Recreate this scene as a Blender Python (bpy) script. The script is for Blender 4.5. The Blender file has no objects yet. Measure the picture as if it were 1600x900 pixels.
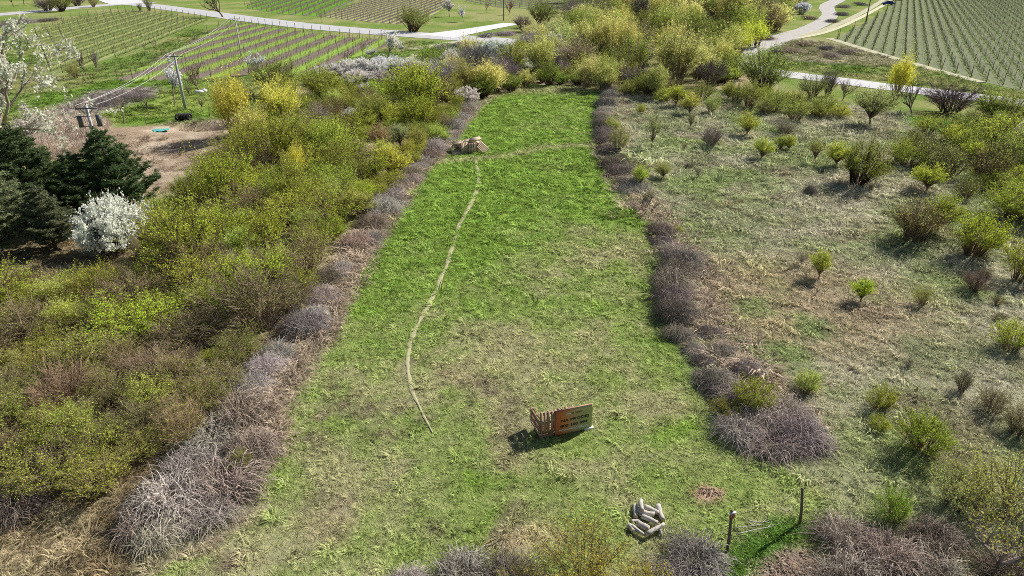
import bpy, math, random
import numpy as np
from mathutils import Vector, Matrix, Euler

S = bpy.context.scene
R = math.radians
# ------------------------------------------------------------------ camera, sky, sun, exposure
PITCH, FPX, CAMH = R(26.5), 1080.0, 21.0
cam_d = bpy.data.cameras.new('camera'); cam_d.sensor_width = 36.0; cam_d.lens = 36.0 * FPX / 1600.0
cam_d.clip_start = 0.5; cam_d.clip_end = 8000
cam = bpy.data.objects.new('camera', cam_d); S.collection.objects.link(cam)
cam.location = (0, 0, CAMH); cam.rotation_euler = (math.pi / 2 - PITCH, 0, 0)
S.camera = cam
SUN_AZ, SUN_EL = R(53), R(38)
world = bpy.data.worlds.new('World'); S.world = world; world.use_nodes = True
nt = world.node_tree; bg = nt.nodes['Background']
sky = nt.nodes.new('ShaderNodeTexSky'); sky.sky_type = 'NISHITA'; sky.sun_disc = False
sky.sun_elevation = SUN_EL; sky.sun_rotation = SUN_AZ
nt.links.new(sky.outputs[0], bg.inputs[0]); bg.inputs[1].default_value = 0.055
sund = bpy.data.lights.new('sun', 'SUN'); sund.energy = 4.9; sund.angle = R(0.5); sund.color = (1.0, 0.95, 0.87)
sun = bpy.data.objects.new('sun', sund); S.collection.objects.link(sun)
sv = Vector((math.sin(SUN_AZ) * math.cos(SUN_EL), math.cos(SUN_AZ) * math.cos(SUN_EL), math.sin(SUN_EL)))
sun.rotation_euler = (-sv).to_track_quat('-Z', 'Y').to_euler(); sun.location = (60, 60, 80)
S.view_settings.view_transform = 'Standard'; S.view_settings.look = 'None'
S.view_settings.exposure = 0.56; S.view_settings.gamma = 1.0
S.render.engine = 'CYCLES'
S.cycles.max_bounces = 5; S.cycles.diffuse_bounces = 2; S.cycles.glossy_bounces = 1
S.cycles.transmission_bounces = 3; S.cycles.transparent_max_bounces = 4
S.cycles.use_denoising = False; S.cycles.filter_width = 0.9
S.cycles.caustics_reflective = False; S.cycles.caustics_refractive = False

# ------------------------------------------------------------------ helpers
def W(u, v, z=0.0):
    """where the sight line through a photo point meets the ground (metres)"""
    x = (u - 800) / FPX; y = -(v - 450) / FPX
    dz = y * math.cos(PITCH) - math.sin(PITCH); dy = y * math.sin(PITCH) + math.cos(PITCH)
    t = (CAMH - z) / -dz
    return np.array([t * x, t * dy])
def px_per_m(v):
    y = -(v - 450) / FPX
    return FPX * (math.sin(PITCH) - y * math.cos(PITCH)) / CAMH
def WP(pts): return np.array([W(*p) for p in pts])

def hash2(ix, iy, seed):
    h = (ix.astype(np.int64) * 374761393 + iy.astype(np.int64) * 668265263 + seed * 974711) & 0x7fffffff
    h = ((h ^ (h >> 13)) * 1274126177) & 0x7fffffff
    return ((h ^ (h >> 16)) & 0xffff) / 65535.0
def vnoise(x, y, size, seed=0):
    x = np.asarray(x, float) / size; y = np.asarray(y, float) / size
    ix = np.floor(x); iy = np.floor(y); fx = x - ix; fy = y - iy
    fx = fx * fx * (3 - 2 * fx); fy = fy * fy * (3 - 2 * fy)
    a = hash2(ix, iy, seed); b = hash2(ix + 1, iy, seed); c = hash2(ix, iy + 1, seed); d = hash2(ix + 1, iy + 1, seed)
    return (a * (1 - fx) + b * fx) * (1 - fy) + (c * (1 - fx) + d * fx) * fy
def fbm(x, y, size, seed=0, oct=4):
    s = 0; a = 1; t = 0
    for k in range(oct):
        s = s + a * vnoise(x, y, size / 2 ** k, seed + 17 * k); t += a; a *= 0.55
    return s / t
def smooth(a, b, x):
    t = np.clip((x - a) / (b - a), 0, 1); return t * t * (3 - 2 * t)
def poly_sd(x, y, P):
    """signed distance to a polygon, positive inside"""
    x = np.asarray(x, float); y = np.asarray(y, float)
    d = np.full(x.shape, 1e9); ins = np.zeros(x.shape, bool)
    n = len(P)
    for i in range(n):
        ax, ay = P[i]; bx, by = P[(i + 1) % n]
        ex, ey = bx - ax, by - ay
        t = np.clip(((x - ax) * ex + (y - ay) * ey) / (ex * ex + ey * ey + 1e-9), 0, 1)
        d = np.minimum(d, np.hypot(x - ax - t * ex, y - ay - t * ey))
        c = ((ay > y) != (by > y)) & (x < (bx - ax) * (y - ay) / (by - ay + 1e-12) + ax)
        ins ^= c
    return np.where(ins, d, -d)
def line_d(x, y, P):
    d = np.full(np.shape(x), 1e9)
    for i in range(len(P) - 1):
        ax, ay = P[i]; ex, ey = P[i + 1][0] - ax, P[i + 1][1] - ay
        t = np.clip(((x - ax) * ex + (y - ay) * ey) / (ex * ex + ey * ey + 1e-9), 0, 1)
        d = np.minimum(d, np.hypot(x - ax - t * ex, y - ay - t * ey))
    return d

COL = S.collection
def mesh_of(name, V, quads=None, tris=None, mat=None, smooth_=False):
    me = bpy.data.meshes.new(name)
    V = np.asarray(V, np.float32)
    q = np.zeros((0, 4), np.int32) if quads is None or len(quads) == 0 else np.asarray(quads, np.int32)
    t = np.zeros((0, 3), np.int32) if tris is None or len(tris) == 0 else np.asarray(tris, np.int32)
    me.vertices.add(len(V)); me.vertices.foreach_set('co', V.ravel())
    nl = q.size + t.size
    me.loops.add(nl); me.loops.foreach_set('vertex_index', np.concatenate([q.ravel(), t.ravel()]))
    me.polygons.add(len(q) + len(t))
    st = np.concatenate([np.arange(len(q)) * 4, q.size + np.arange(len(t)) * 3]).astype(np.int32)
    me.polygons.foreach_set('loop_start', st)
    if smooth_: me.polygons.foreach_set('use_smooth', np.ones(len(st), bool))
    me.update(calc_edges=True); me.validate()
    if mat: me.materials.append(mat)
    return me
def ob(name, data, parent=None, loc=(0, 0, 0), rot=(0, 0, 0), scale=(1, 1, 1), color=None):
    o = bpy.data.objects.new(name, data); COL.objects.link(o)
    o.location = loc; o.rotation_euler = rot; o.scale = scale
    if parent: o.parent = parent
    if color is not None: o.color = (*color[:3], 1)
    return o
def tag(o, label=None, cat=None, group=None, kind=None):
    if label: o['label'] = label
    if cat: o['category'] = cat
    if group: o['group'] = group
    if kind: o['kind'] = kind
    return o
class Geo:
    """collects vertices and faces"""
    def __init__(s): s.V = []; s.Q = []; s.T = []; s.n = 0
    def add(s, V, Q=None, T=None):
        V = np.asarray(V, float).reshape(-1, 3)
        if Q is not None and len(Q): s.Q.append(np.asarray(Q) + s.n)
        if T is not None and len(T): s.T.append(np.asarray(T) + s.n)
        s.V.append(V); s.n += len(V)
    def box(s, c, d, rot=None):
        x, y, z = np.array(d) / 2
        V = np.array([[-x, -y, -z], [x, -y, -z], [x, y, -z], [-x, y, -z], [-x, -y, z], [x, -y, z], [x, y, z], [-x, y, z]])
        if rot is not None: V = V @ np.array(Euler(rot).to_matrix()).T
        s.add(V + np.array(c), [[0, 3, 2, 1], [4, 5, 6, 7], [0, 1, 5, 4], [1, 2, 6, 5], [2, 3, 7, 6], [3, 0, 4, 7]])
    def tubes(s, P, Rr, sides=3, cap=False):
        """P: (T,n,3) paths, Rr: (T,n) radii"""
        P = np.asarray(P, float); Rr = np.asarray(Rr, float); T, n, _ = P.shape
        d = P[:, -1] - P[:, 0]; d /= np.linalg.norm(d, axis=1, keepdims=True) + 1e-9
        ref = np.where(np.abs(d[:, 2:3]) > 0.8, np.array([[1.0, 0, 0]]), np.array([[0, 0, 1.0]]))
        a = np.cross(d, ref); a /= np.linalg.norm(a, axis=1, keepdims=True) + 1e-9
        b = np.cross(d, a)
        an = np.arange(sides) * 2 * math.pi / sides
        off = a[:, None, :] * np.cos(an)[None, :, None] + b[:, None, :] * np.sin(an)[None, :, None]
        V = P[:, :, None, :] + off[:, None, :, :] * Rr[:, :, None, None]
        idx = np.arange(T * n * sides).reshape(T, n, sides)
        j = np.roll(np.arange(sides), -1)
        Q = np.stack([idx[:, :-1, :], idx[:, :-1, :][:, :, j], idx[:, 1:, :][:, :, j], idx[:, 1:, :]], -1).reshape(-1, 4)
        s.add(V.reshape(-1, 3), Q)
        if cap:
            for k in range(T):
                for e, fl in ((0, 1), (n - 1, 0)):
                    ring = idx[k, e] + s.n - T * n * sides
                    for m in range(1, sides - 1):
                        tri = [ring[0], ring[m], ring[m + 1]]
                        s.T.append(np.array([tri[::-1] if fl else tri]))
    def leaves(s, C, size, rng, aspect=0.55, axis=None, sj=0.4):
        C = np.asarray(C, float); n = len(C)
        if n == 0: return
        a = rng.normal(size=(n, 3)) if axis is None else axis + rng.normal(size=(n, 3)) * 0.35
        a /= np.linalg.norm(a, axis=1, keepdims=True) + 1e-9
        r = rng.normal(size=(n, 3)); b = np.cross(a, r); b /= np.linalg.norm(b, axis=1, keepdims=True) + 1e-9
        L = (size * (1 + sj * rng.uniform(-1, 1, n)))[:, None]
        V = np.stack([C - a * L * .5, C + b * L * aspect * .5, C + a * L * .5, C - b * L * aspect * .5], 1)
        s.add(V.reshape(-1, 3), np.arange(4 * n).reshape(n, 4))
    def mesh(s, name, mat, smooth_=False):
        return mesh_of(name, np.concatenate(s.V), np.concatenate(s.Q) if s.Q else None, np.concatenate(s.T) if s.T else None, mat, smooth_)
def bez(P0, P1, P2, n):
    t = np.linspace(0, 1, n)[None, :, None]
    return (1 - t) ** 2 * P0[:, None] + 2 * t * (1 - t) * P1[:, None] + t ** 2 * P2[:, None]

# ------------------------------------------------------------------ materials
def new_mat(name):
    m = bpy.data.materials.new(name); m.use_nodes = True; t = m.node_tree
    for n in list(t.nodes): t.nodes.remove(n)
    return m, t, t.nodes.new('ShaderNodeOutputMaterial')
def N(t, kind, **kw):
    n = t.nodes.new(kind)
    for k, v in kw.items():
        if k.startswith('i_'): n.inputs[k[2:].replace('_', ' ')].default_value = v
        elif k.startswith('n'): n.inputs[int(k[1:])].default_value = v
        else: setattr(n, k, v)
    return n
def math_(t, op, a, b=None, c=None):
    n = t.nodes.new('ShaderNodeMath'); n.operation = op
    for i, x in enumerate((a, b, c)):
        if x is None: continue
        if isinstance(x, (int, float)): n.inputs[i].default_value = x
        else: t.links.new(x, n.inputs[i])
    return n.outputs[0]
def mixc(t, fac, a, b, mode='MIX'):
    n = t.nodes.new('ShaderNodeMix'); n.data_type = 'RGBA'; n.blend_type = mode
    for s_, x in ((0, fac), (6, a), (7, b)):
        if isinstance(x, (int, float)): n.inputs[s_].default_value = x
        elif isinstance(x, tuple): n.inputs[s_].default_value = (*x[:3], 1)
        else: t.links.new(x, n.inputs[s_])
    return n.outputs[2]
def noise_out(t, scale, detail=4, rough=0.6, vec=None, out='Fac'):
    n = t.nodes.new('ShaderNodeTexNoise'); n.inputs['Scale'].default_value = scale
    n.inputs['Detail'].default_value = detail; n.inputs['Roughness'].default_value = rough
    if vec is not None: t.links.new(vec, n.inputs['Vector'])
    return n.outputs[out]
def ramp(t, fac, stops):
    n = t.nodes.new('ShaderNodeValToRGB'); e = n.color_ramp.elements
    while len(e) < len(stops): e.new(0.5)
    for k, (p, c) in enumerate(stops): e[k].position = p; e[k].color = (*c, 1)
    t.links.new(fac, n.inputs[0]); return n.outputs[0]
def hsv(t, col, h=None, s=None, v=None):
    n = t.nodes.new('ShaderNodeHueSaturation'); t.links.new(col, n.inputs['Color'])
    for k, x in (('Hue', h), ('Saturation', s), ('Value', v)):
        if x is not None:
            if isinstance(x, (int, float)): n.inputs[k].default_value = x
            else: t.links.new(x, n.inputs[k])
    return n.outputs[0]
def plant_mat(name, trans=0.4, rnd=True, src='OBJECT', vlo=0.6, vhi=1.35, hue=0.02):
    """leaf or blade: matt, lets light through; colour from the object or from the scattered point"""
    m, t, out = new_mat(name)
    if src == 'OBJECT':
        oi = N(t, 'ShaderNodeObjectInfo'); c = oi.outputs['Color']
    else:
        at = N(t, 'ShaderNodeAttribute', attribute_type='INSTANCER', attribute_name='col'); c = at.outputs['Color']
    g = N(t, 'ShaderNodeNewGeometry')
    r = g.outputs['Random Per Island']
    h = math_(t, 'MULTIPLY_ADD', r, 2 * hue, 0.5 - hue)
    r2 = math_(t, 'FRACT', math_(t, 'MULTIPLY', r, 7.31))
    v = math_(t, 'MULTIPLY_ADD', r2, vhi - vlo, vlo)
    c = hsv(t, c, h, None, v)
    d = N(t, 'ShaderNodeBsdfDiffuse'); tr = N(t, 'ShaderNodeBsdfTranslucent')
    t.links.new(c, d.inputs[0]); t.links.new(c, tr.inputs[0])
    mx = N(t, 'ShaderNodeMixShader', n0=trans); t.links.new(d.outputs[0], mx.inputs[1]); t.links.new(tr.outputs[0], mx.inputs[2])
    t.links.new(mx.outputs[0], out.inputs[0]); return m
def twig_mat(name):
    m, t, out = new_mat(name)
    oi = N(t, 'ShaderNodeObjectInfo'); tc = N(t, 'ShaderNodeTexCoord'); g = N(t, 'ShaderNodeNewGeometry')
    n1 = noise_out(t, 6, 3, 0.6, tc.outputs['Object'])
    r2 = math_(t, 'MULTIPLY_ADD', g.outputs['Random Per Island'], 1.0, 0.12)
    v = math_(t, 'ADD', r2, math_(t, 'MULTIPLY', n1, 0.6))
    c = hsv(t, oi.outputs['Color'], None, None, v)
    d = N(t, 'ShaderNodeBsdfDiffuse'); t.links.new(c, d.inputs[0]); t.links.new(d.outputs[0], out.inputs[0]); return m
def solid(name, a, b, scale=8, rough=0.8, metal=0.0, bump=0.3, stretch=(1, 1, 1), detail=5, spec=0.3):
    m, t, out = new_mat(name)
    tc = N(t, 'ShaderNodeTexCoord'); mp = N(t, 'ShaderNodeMapping'); mp.inputs['Scale'].default_value = stretch
    t.links.new(tc.outputs['Object'], mp.inputs['Vector'])
    n1 = noise_out(t, scale, detail, 0.65, mp.outputs[0])
    c = ramp(t, n1, [(0.3, a), (0.7, b)])
    oi = N(t, 'ShaderNodeObjectInfo')
    c = hsv(t, c, None, None, math_(t, 'MULTIPLY_ADD', oi.outputs['Random'], 0.4, 0.8))
    p = N(t, 'ShaderNodeBsdfPrincipled'); t.links.new(c, p.inputs['Base Color'])
    p.inputs['Roughness'].default_value = rough; p.inputs['Metallic'].default_value = metal
    p.inputs['Specular IOR Level'].default_value = spec
    if bump:
        bp = N(t, 'ShaderNodeBump'); bp.inputs['Strength'].default_value = bump; bp.inputs['Distance'].default_value = 0.02
        t.links.new(n1, bp.inputs['Height']); t.links.new(bp.outputs[0], p.inputs['Normal'])
    t.links.new(p.outputs[0], out.inputs[0]); return m
def flat(name, c, rough=0.6, metal=0.0):
    m, t, out = new_mat(name); p = N(t, 'ShaderNodeBsdfPrincipled')
    tc = N(t, 'ShaderNodeTexCoord'); n1 = noise_out(t, 14, 3, 0.5, tc.outputs['Object'])
    c2 = mixc(t, math_(t, 'MULTIPLY', n1, 0.3), c, tuple(x * 0.7 for x in c)); t.links.new(c2, p.inputs['Base Color'])
    p.inputs['Roughness'].default_value = rough; p.inputs['Metallic'].default_value = metal
    t.links.new(p.outputs[0], out.inputs[0]); return m

M_leaf = plant_mat('leaf', 0.5)
M_blossom = plant_mat('blossom', 0.42, vlo=0.8, vhi=1.15, hue=0.01)
M_needle = plant_mat('needle', 0.3, vlo=0.5, vhi=1.5)
M_grass = plant_mat('grass_blade', 0.35, src='INST', vlo=0.7, vhi=1.3, hue=0.015)
M_twig = twig_mat('twig')
M_wood = solid('pallet_wood', (0.25, 0.14, 0.09), (0.46, 0.31, 0.21), 5, 0.85, stretch=(1, 8, 8))
M_wood2 = solid('pale_pallet_wood', (0.46, 0.31, 0.20), (0.76, 0.62, 0.48), 5, 0.85, stretch=(1, 8, 8))  # lighter pallet wood, used for the far heap
M_log = solid('weathered_log', (0.34, 0.31, 0.28), (0.55, 0.52, 0.47), 5, 0.9, bump=0.8, stretch=(4, 4, 1))
M_logend = solid('cut_end', (0.45, 0.33, 0.22), (0.66, 0.54, 0.4), 14, 0.9)
M_post = solid('old_timber', (0.07, 0.05, 0.045), (0.17, 0.13, 0.11), 9, 0.9, bump=0.6, stretch=(6, 6, 1))
M_vpost = solid('vineyard_timber', (0.07, 0.065, 0.06), (0.16, 0.15, 0.13), 4, 0.9)
M_concrete = solid('pole_concrete', (0.36, 0.37, 0.38), (0.56, 0.57, 0.57), 3, 0.85)
M_steel = solid('painted_steel', (0.07, 0.08, 0.09), (0.14, 0.15, 0.16), 5, 0.5, 0.4)
M_wire = solid('wire', (0.55, 0.54, 0.54), (0.7, 0.7, 0.7), 5, 0.4, 0.4)
M_ceram = solid('insulator', (0.30, 0.16, 0.10), (0.42, 0.24, 0.15), 5, 0.3)
M_white = solid('white_plastic', (0.68, 0.68, 0.66), (0.82, 0.82, 0.8), 4, 0.5)
M_rubber = solid('rubber', (0.018, 0.018, 0.02), (0.04, 0.04, 0.042), 9, 0.8)
M_road = solid('pale_asphalt', (0.50, 0.50, 0.51), (0.64, 0.63, 0.64), 0.7, 0.9, detail=8)
M_gravel = solid('gravel', (0.36, 0.34, 0.32), (0.58, 0.56, 0.53), 1.2, 0.95, detail=8)
M_track = solid('worn_track', (0.36, 0.35, 0.22), (0.52, 0.49, 0.34), 1.6, 0.95, detail=8)
M_path = solid('trodden_grass', (0.30, 0.29, 0.16), (0.42, 0.38, 0.24), 5.5, 0.95, detail=8, bump=0.7)
M_soil = solid('bare_soil', (0.20, 0.14, 0.10), (0.40, 0.31, 0.24), 3.5, 0.95, detail=8, bump=0.8)
M_carpaint = solid('car_paint', (0.015, 0.04, 0.16), (0.02, 0.055, 0.2), 2, 0.25, 0.3, bump=0)
M_glass = flat('dark_glass', (0.03, 0.04, 0.05), 0.1)
M_teal = flat('teal_sheet', (0.10, 0.42, 0.42), 0.6)
M_black = flat('print_black', (0.02, 0.02, 0.022), 0.6)
M_printwhite = flat('print_white', (0.78, 0.78, 0.78), 0.6)
M_red = flat('red_plate', (0.30, 0.05, 0.04), 0.5)

def banner_mat():
    m, t, out = new_mat('banner_print')
    tc = N(t, 'ShaderNodeTexCoord'); sp = N(t, 'ShaderNodeSeparateXYZ'); t.links.new(tc.outputs['Object'], sp.inputs[0])
    n1 = noise_out(t, 2.2, 4, 0.6, tc.outputs['Object'])
    f = math_(t, 'ADD', math_(t, 'MULTIPLY', sp.outputs[0], 0.52), math_(t, 'MULTIPLY_ADD', n1, 0.24, -0.12))
    c = ramp(t, f, [(0.0, (0.62, 0.17, 0.08)), (0.22, (0.78, 0.28, 0.09)), (0.5, (0.62, 0.45, 0.24)), (0.8, (0.52, 0.54, 0.25)), (1.0, (0.52, 0.52, 0.22))])
    d = N(t, 'ShaderNodeBsdfDiffuse'); tr = N(t, 'ShaderNodeBsdfTranslucent')
    t.links.new(c, d.inputs[0]); t.links.new(c, tr.inputs[0])
    mx = N(t, 'ShaderNodeMixShader', n0=0.22); t.links.new(d.outputs[0], mx.inputs[1]); t.links.new(tr.outputs[0], mx.inputs[2])
    t.links.new(mx.outputs[0], out.inputs[0]); return m
M_banner = banner_mat()

def ground_mat():
    m, t, out = new_mat('ground_cover')
    at = N(t, 'ShaderNodeAttribute', attribute_name='col'); c = at.outputs['Color']
    tc = N(t, 'ShaderNodeTexCoord'); o = tc.outputs['Object']
    n1 = noise_out(t, 0.55, 6, 0.65, o); n2 = noise_out(t, 3.2, 5, 0.7, o); n3 = noise_out(t, 14, 3, 0.7, o)
    v = math_(t, 'MULTIPLY_ADD', n1, 0.5, 0.72)
    v = math_(t, 'MULTIPLY', v, math_(t, 'MULTIPLY_ADD', n2, 1.3, 0.35))
    h = math_(t, 'MULTIPLY_ADD', n2, -0.06, 0.53)
    c = hsv(t, c, h, math_(t, 'MULTIPLY_ADD', n3, 0.5, 0.75), v)
    dark = ramp(t, n2, [(0.30, (0.45, 0.40, 0.34)), (0.42, (1, 1, 1))])
    c = mixc(t, 1.0, c, dark, 'MULTIPLY')
    p = N(t, 'ShaderNodeBsdfDiffuse'); t.links.new(c, p.inputs[0])
    bp = N(t, 'ShaderNodeBump'); bp.inputs['Strength'].default_value = 0.9; bp.inputs['Distance'].default_value = 0.18
    hh = math_(t, 'ADD', n2, math_(t, 'MULTIPLY', n3, 0.35))
    t.links.new(hh, bp.inputs['Height']); t.links.new(bp.outputs[0], p.inputs['Normal'])
    t.links.new(p.outputs[0], out.inputs[0]); return m
M_ground = ground_mat()
# ------------------------------------------------------------------ the lie of the land: regions in metres
P_MEADOW = WP([(150, 960), (230, 885), (390, 790), (425, 645), (500, 548), (545, 445), (605, 352), (655, 272), (695, 236), (720, 195),
               (765, 152), (830, 133), (930, 138), (930, 205), (938, 252), (985, 308), (1012, 350), (1018, 400), (1020, 470), (1050, 550), (1100, 650), (1190, 735), (1280, 770), (1270, 960)])
P_DRY = WP([(955, 148), (1080, 150), (1220, 150), (1330, 165), (1460, 190), (1680, 205), (1750, 960), (1290, 960), (1290, 770), (1190, 725), (1130, 650), (1075, 550), (1045, 470), (1030, 380), (1012, 318), (950, 252)])
P_THICK = WP([(-400, 960), (180, 960), (400, 660), (500, 530), (560, 400), (625, 320), (700, 222), (760, 150), (640, 112), (500, 122), (350, 190), (300, 285), (100, 300), (-300, 330)])
P_BELT = WP([(640, 108), (760, 152), (830, 131), (950, 146), (1220, 140), (1165, 88), (1230, 30), (1190, -20), (890, -20), (860, 40), (770, 72)])
P_ORCH = WP([(60, 150), (200, 122), (330, 130), (350, 160), (340, 186), (260, 190), (150, 200), (60, 172)])
P_SOIL = WP([(150, 208), (240, 196), (352, 186), (356, 215), (320, 262), (240, 300), (170, 270)])
P_REED = WP([(40, 192), (120, 186), (172, 200), (172, 240), (60, 250)])
P_GREY = WP([(70, 178), (150, 142), (240, 136), (255, 142), (190, 168), (110, 190)])
P_ROUGH = WP([(1215, 75), (1260, 60), (1300, 66), (1400, 92), (1400, 104), (1300, 100), (1225, 96)])
PATH = WP([(742, 250), (749, 275), (745, 300), (728, 335), (712, 365), (708, 385), (695, 420), (676, 465), (652, 505), (638, 540), (636, 570), (640, 600), (655, 640), (676, 680)])
PATH2 = WP([(690, 252), (742, 249), (790, 243), (850, 232), (930, 226)])
PIT = W(322, 197)
MOLE = W(1108, 774)

def mix3(a, b, t): return np.asarray(a) * (1 - t[:, None]) + np.asarray(b) * t[:, None]
def ground_col(x, y):
    x = np.asarray(x, float); y = np.asarray(y, float); n = len(x)
    wob = (fbm(x, y, 6, 3) - 0.5) * 3.0 * np.clip(y / 60, 0.4, 3)
    n1 = fbm(x, y, 9, 11); n2 = fbm(x, y, 2.6, 23); n3 = fbm(x, y, 1.0, 31, 2)
    c = mix3((0.17, 0.25, 0.06), (0.30, 0.31, 0.13), smooth(0.35, 0.7, n1))                     # verges and far grass
    # dry field on the right
    d = mix3((0.31, 0.325, 0.19), (0.50, 0.475, 0.35), smooth(0.40, 0.62, n2 * 0.6 + n1 * 0.4))
    d = mix3(d, (0.22, 0.29, 0.09), smooth(0.42, 0.66, fbm(x, y, 6, 41)) * 0.55)
    d = mix3(d, (0.42, 0.33, 0.22), smooth(0, 8, 11 - np.hypot((x - 17) / 1.4, y - 40)) * 0.65 * smooth(0.3, 0.6, n2))
    d = mix3(d, (0.29, 0.34, 0.13), smooth(33, 24, y) * 0.45)
    d = mix3(d, (0.10, 0.27, 0.03), smooth(3.5, 0, np.hypot(x - W(1470, 195)[0], (y - W(1470, 195)[1]) / 1.6) - 2) * 0.9)
    d = mix3(d, (0.24, 0.19, 0.14), smooth(0.60, 0.72, fbm(x, y, 3.2, 77)) * 0.55)
    w = smooth(-1, 1, poly_sd(x, y, P_DRY) + wob * 0.4); c = mix3(c, d, w)
    # thicket and belt floors: litter and dead grass
    f = mix3((0.28, 0.22, 0.13), (0.46, 0.40, 0.25), smooth(0.35, 0.65, n2))
    f = mix3(f, (0.20, 0.23, 0.07), smooth(0.5, 0.7, n1) * 0.7)
    w = smooth(-1, 1, poly_sd(x, y, P_THICK) + wob * 0.4); c = mix3(c, f, w)
    w = smooth(-2, 2, poly_sd(x, y, P_BELT) + wob * 0.4); c = mix3(c, f, w)
    # meadow
    sd = poly_sd(x, y, P_MEADOW)
    x0_, y0_ = x, y; x = x + (fbm(x0_, y0_, 5, 201) - .5) * 7; y = y + (fbm(x0_, y0_, 5, 203) - .5) * 9
    g = smooth(22, 70, y) * 0.80 + (fbm(x, y, 8, 51) - 0.5) * 1.0 + (n2 - 0.5) * 0.5 + 0.14 + 0.12 * smooth(34, 26, y)
    g += 0.36 * smooth(1, -4, x) * smooth(27, 36, y) + .06
    g += 0.10 * smooth(3.0, 0.6, sd) * smooth(24, 30, y)
    g -= 0.42 * smooth(1.3, 0.1, np.hypot((x - W(940, 395)[0]) / 7, (y - W(940, 395)[1]) / 7)) + 0.28 * smooth(1.3, 0.1, np.hypot((x - W(800, 510)[0]) / 6, (y - W(800, 510)[1]) / 8))
    g += 0.34 * smooth(1.3, 0.1, np.hypot((x - W(1060, 690)[0]) / 2.6, (y - W(1060, 690)[1]) / 3.2)) + 0.35 * smooth(1.2, 0.3, np.hypot((x - W(740, 760)[0]) / 1.2, (y - W(740, 760)[1]) / 3.5))
    x, y = x0_, y0_; g += (n3 - .5) * 0.5 + (fbm(x, y, 1.6, 207) - .5) * .7; g = np.clip(g, 0, 1)
    md = mix3((0.40, 0.39, 0.21), (0.31, 0.365, 0.13), smooth(0.0, 0.5, g)); md = mix3(md, (0.215, 0.325, 0.06), smooth(0.3, 1.2, g))
    md = mix3(md, (0.45, 0.39, 0.24), smooth(0.55, 0.75, fbm(x, y, 3.5, 61)) * 0.6 * smooth(40, 26, y))
    br = smooth(0.54, 0.70, fbm(x, y, 2.2, 71)) * smooth(36, 28, y) * smooth(3, -1, x) * .8
    for (u, v, rx, ry, k) in [(560, 640, 1.6, 1.0, .8), (480, 690, 1.5, 1.2, .7), (500, 780, 1.6, 1.2, .5), (640, 570, .8, .8, .7), (620, 640, .7, .8, .8), (770, 730, 1.4, .8, .5), (690, 830, 1.2, .8, .6), (930, 140, 6, 3, .3)]:
        q = W(u, v); br = np.maximum(br, k * smooth(1.25, 0.4, np.hypot((x - q[0]) / rx, (y - q[1]) / ry) + (n3 - .5) * 0.8))
    md = mix3(md, (0.22, 0.17, 0.13), br * (0.2 + 0.8 * smooth(.36, .6, n3 * .55 + fbm(x, y, .5, 303, 2) * .45)))
    md = mix3(md, (0.40, 0.36, 0.22), smooth(6, 0, np.abs(y - W(840, 140)[1])) * 0.7)
    md = mix3(md, (0.44, 0.36, 0.28), smooth(1.1, 0.1, sd + (n2 - .5) * 1.2) * smooth(3, -1, x) * 0.8)
    md = mix3(md, (0.48, 0.44, 0.26), smooth(1.6, 0.2, line_d(x, y, PATH2) + (n3 - .5)) * 0.6)
    w = smooth(-0.5, 0.5, sd + (n2 - .5) * 0.9); c = mix3(c, md, w)
    # corner by the gate posts: bare soil, a lush strip
    q = W(1225, 890); w = smooth(1.3, 0.5, np.hypot((x - q[0]) / 1.9, (y - q[1]) / 1.2) + (n3 - .5) * 0.5); c = mix3(c, (0.36, 0.28, 0.22), w)
    w = smooth(0.9, 0.35, line_d(x, y, WP([(1150, 900), (1165, 865), (1215, 835), (1250, 830)])) + (n3 - .5) * 0.6); c = mix3(c, (0.13, 0.24, 0.045), w * (0.35 + .6 * smooth(.35, .6, fbm(x, y, .5, 305, 2))))
    w = smooth(1.2, 0.5, np.hypot((x - W(820, 845)[0]) / 1.6, (y - W(820, 845)[1]) / 0.9) + (n3 - .5)); c = mix3(c, (0.52, 0.43, 0.27), w * 0.7)
    w = smooth(1.2, 0.5, np.hypot((x - W(40, 850)[0]) / 2.6, (y - W(40, 850)[1]) / 1.5) + (n3 - .5)); c = mix3(c, (0.44, 0.36, 0.22), w * 0.7)
    w = smooth(1.2, 0.6, np.hypot((x - MOLE[0]) / .75, (y - MOLE[1]) / .5) + (n3 - .5) * .6); c = mix3(c, (0.62, 0.42, 0.30), w)
    # left far land
    w = smooth(-2, 2, poly_sd(x, y, P_ORCH)); c = mix3(c, mix3((0.16, 0.27, 0.045), (0.25, 0.31, 0.08), smooth(.4, .7, n1)), w)
    w = smooth(-2, 2, poly_sd(x, y, P_REED) + wob * .3); c = mix3(c, (0.54, 0.44, 0.36), w)
    w = smooth(-1.5, 1.5, poly_sd(x, y, P_SOIL) + wob * .3); c = mix3(c, mix3((0.34, 0.26, 0.19), (0.50, 0.41, 0.31), smooth(.35, .65, n2)), w)
    w = smooth(-2, 2, poly_sd(x, y, P_GREY)); c = mix3(c, (0.30, 0.26, 0.24), w)
    w = smooth(-2, 2, poly_sd(x, y, P_ROUGH) + wob * .3); c = mix3(c, mix3((0.30, 0.28, 0.17), (0.40, 0.36, 0.26), smooth(.4, .6, n2)), w * 0.8)
    return np.clip(c, 0.005, 0.9)
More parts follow.
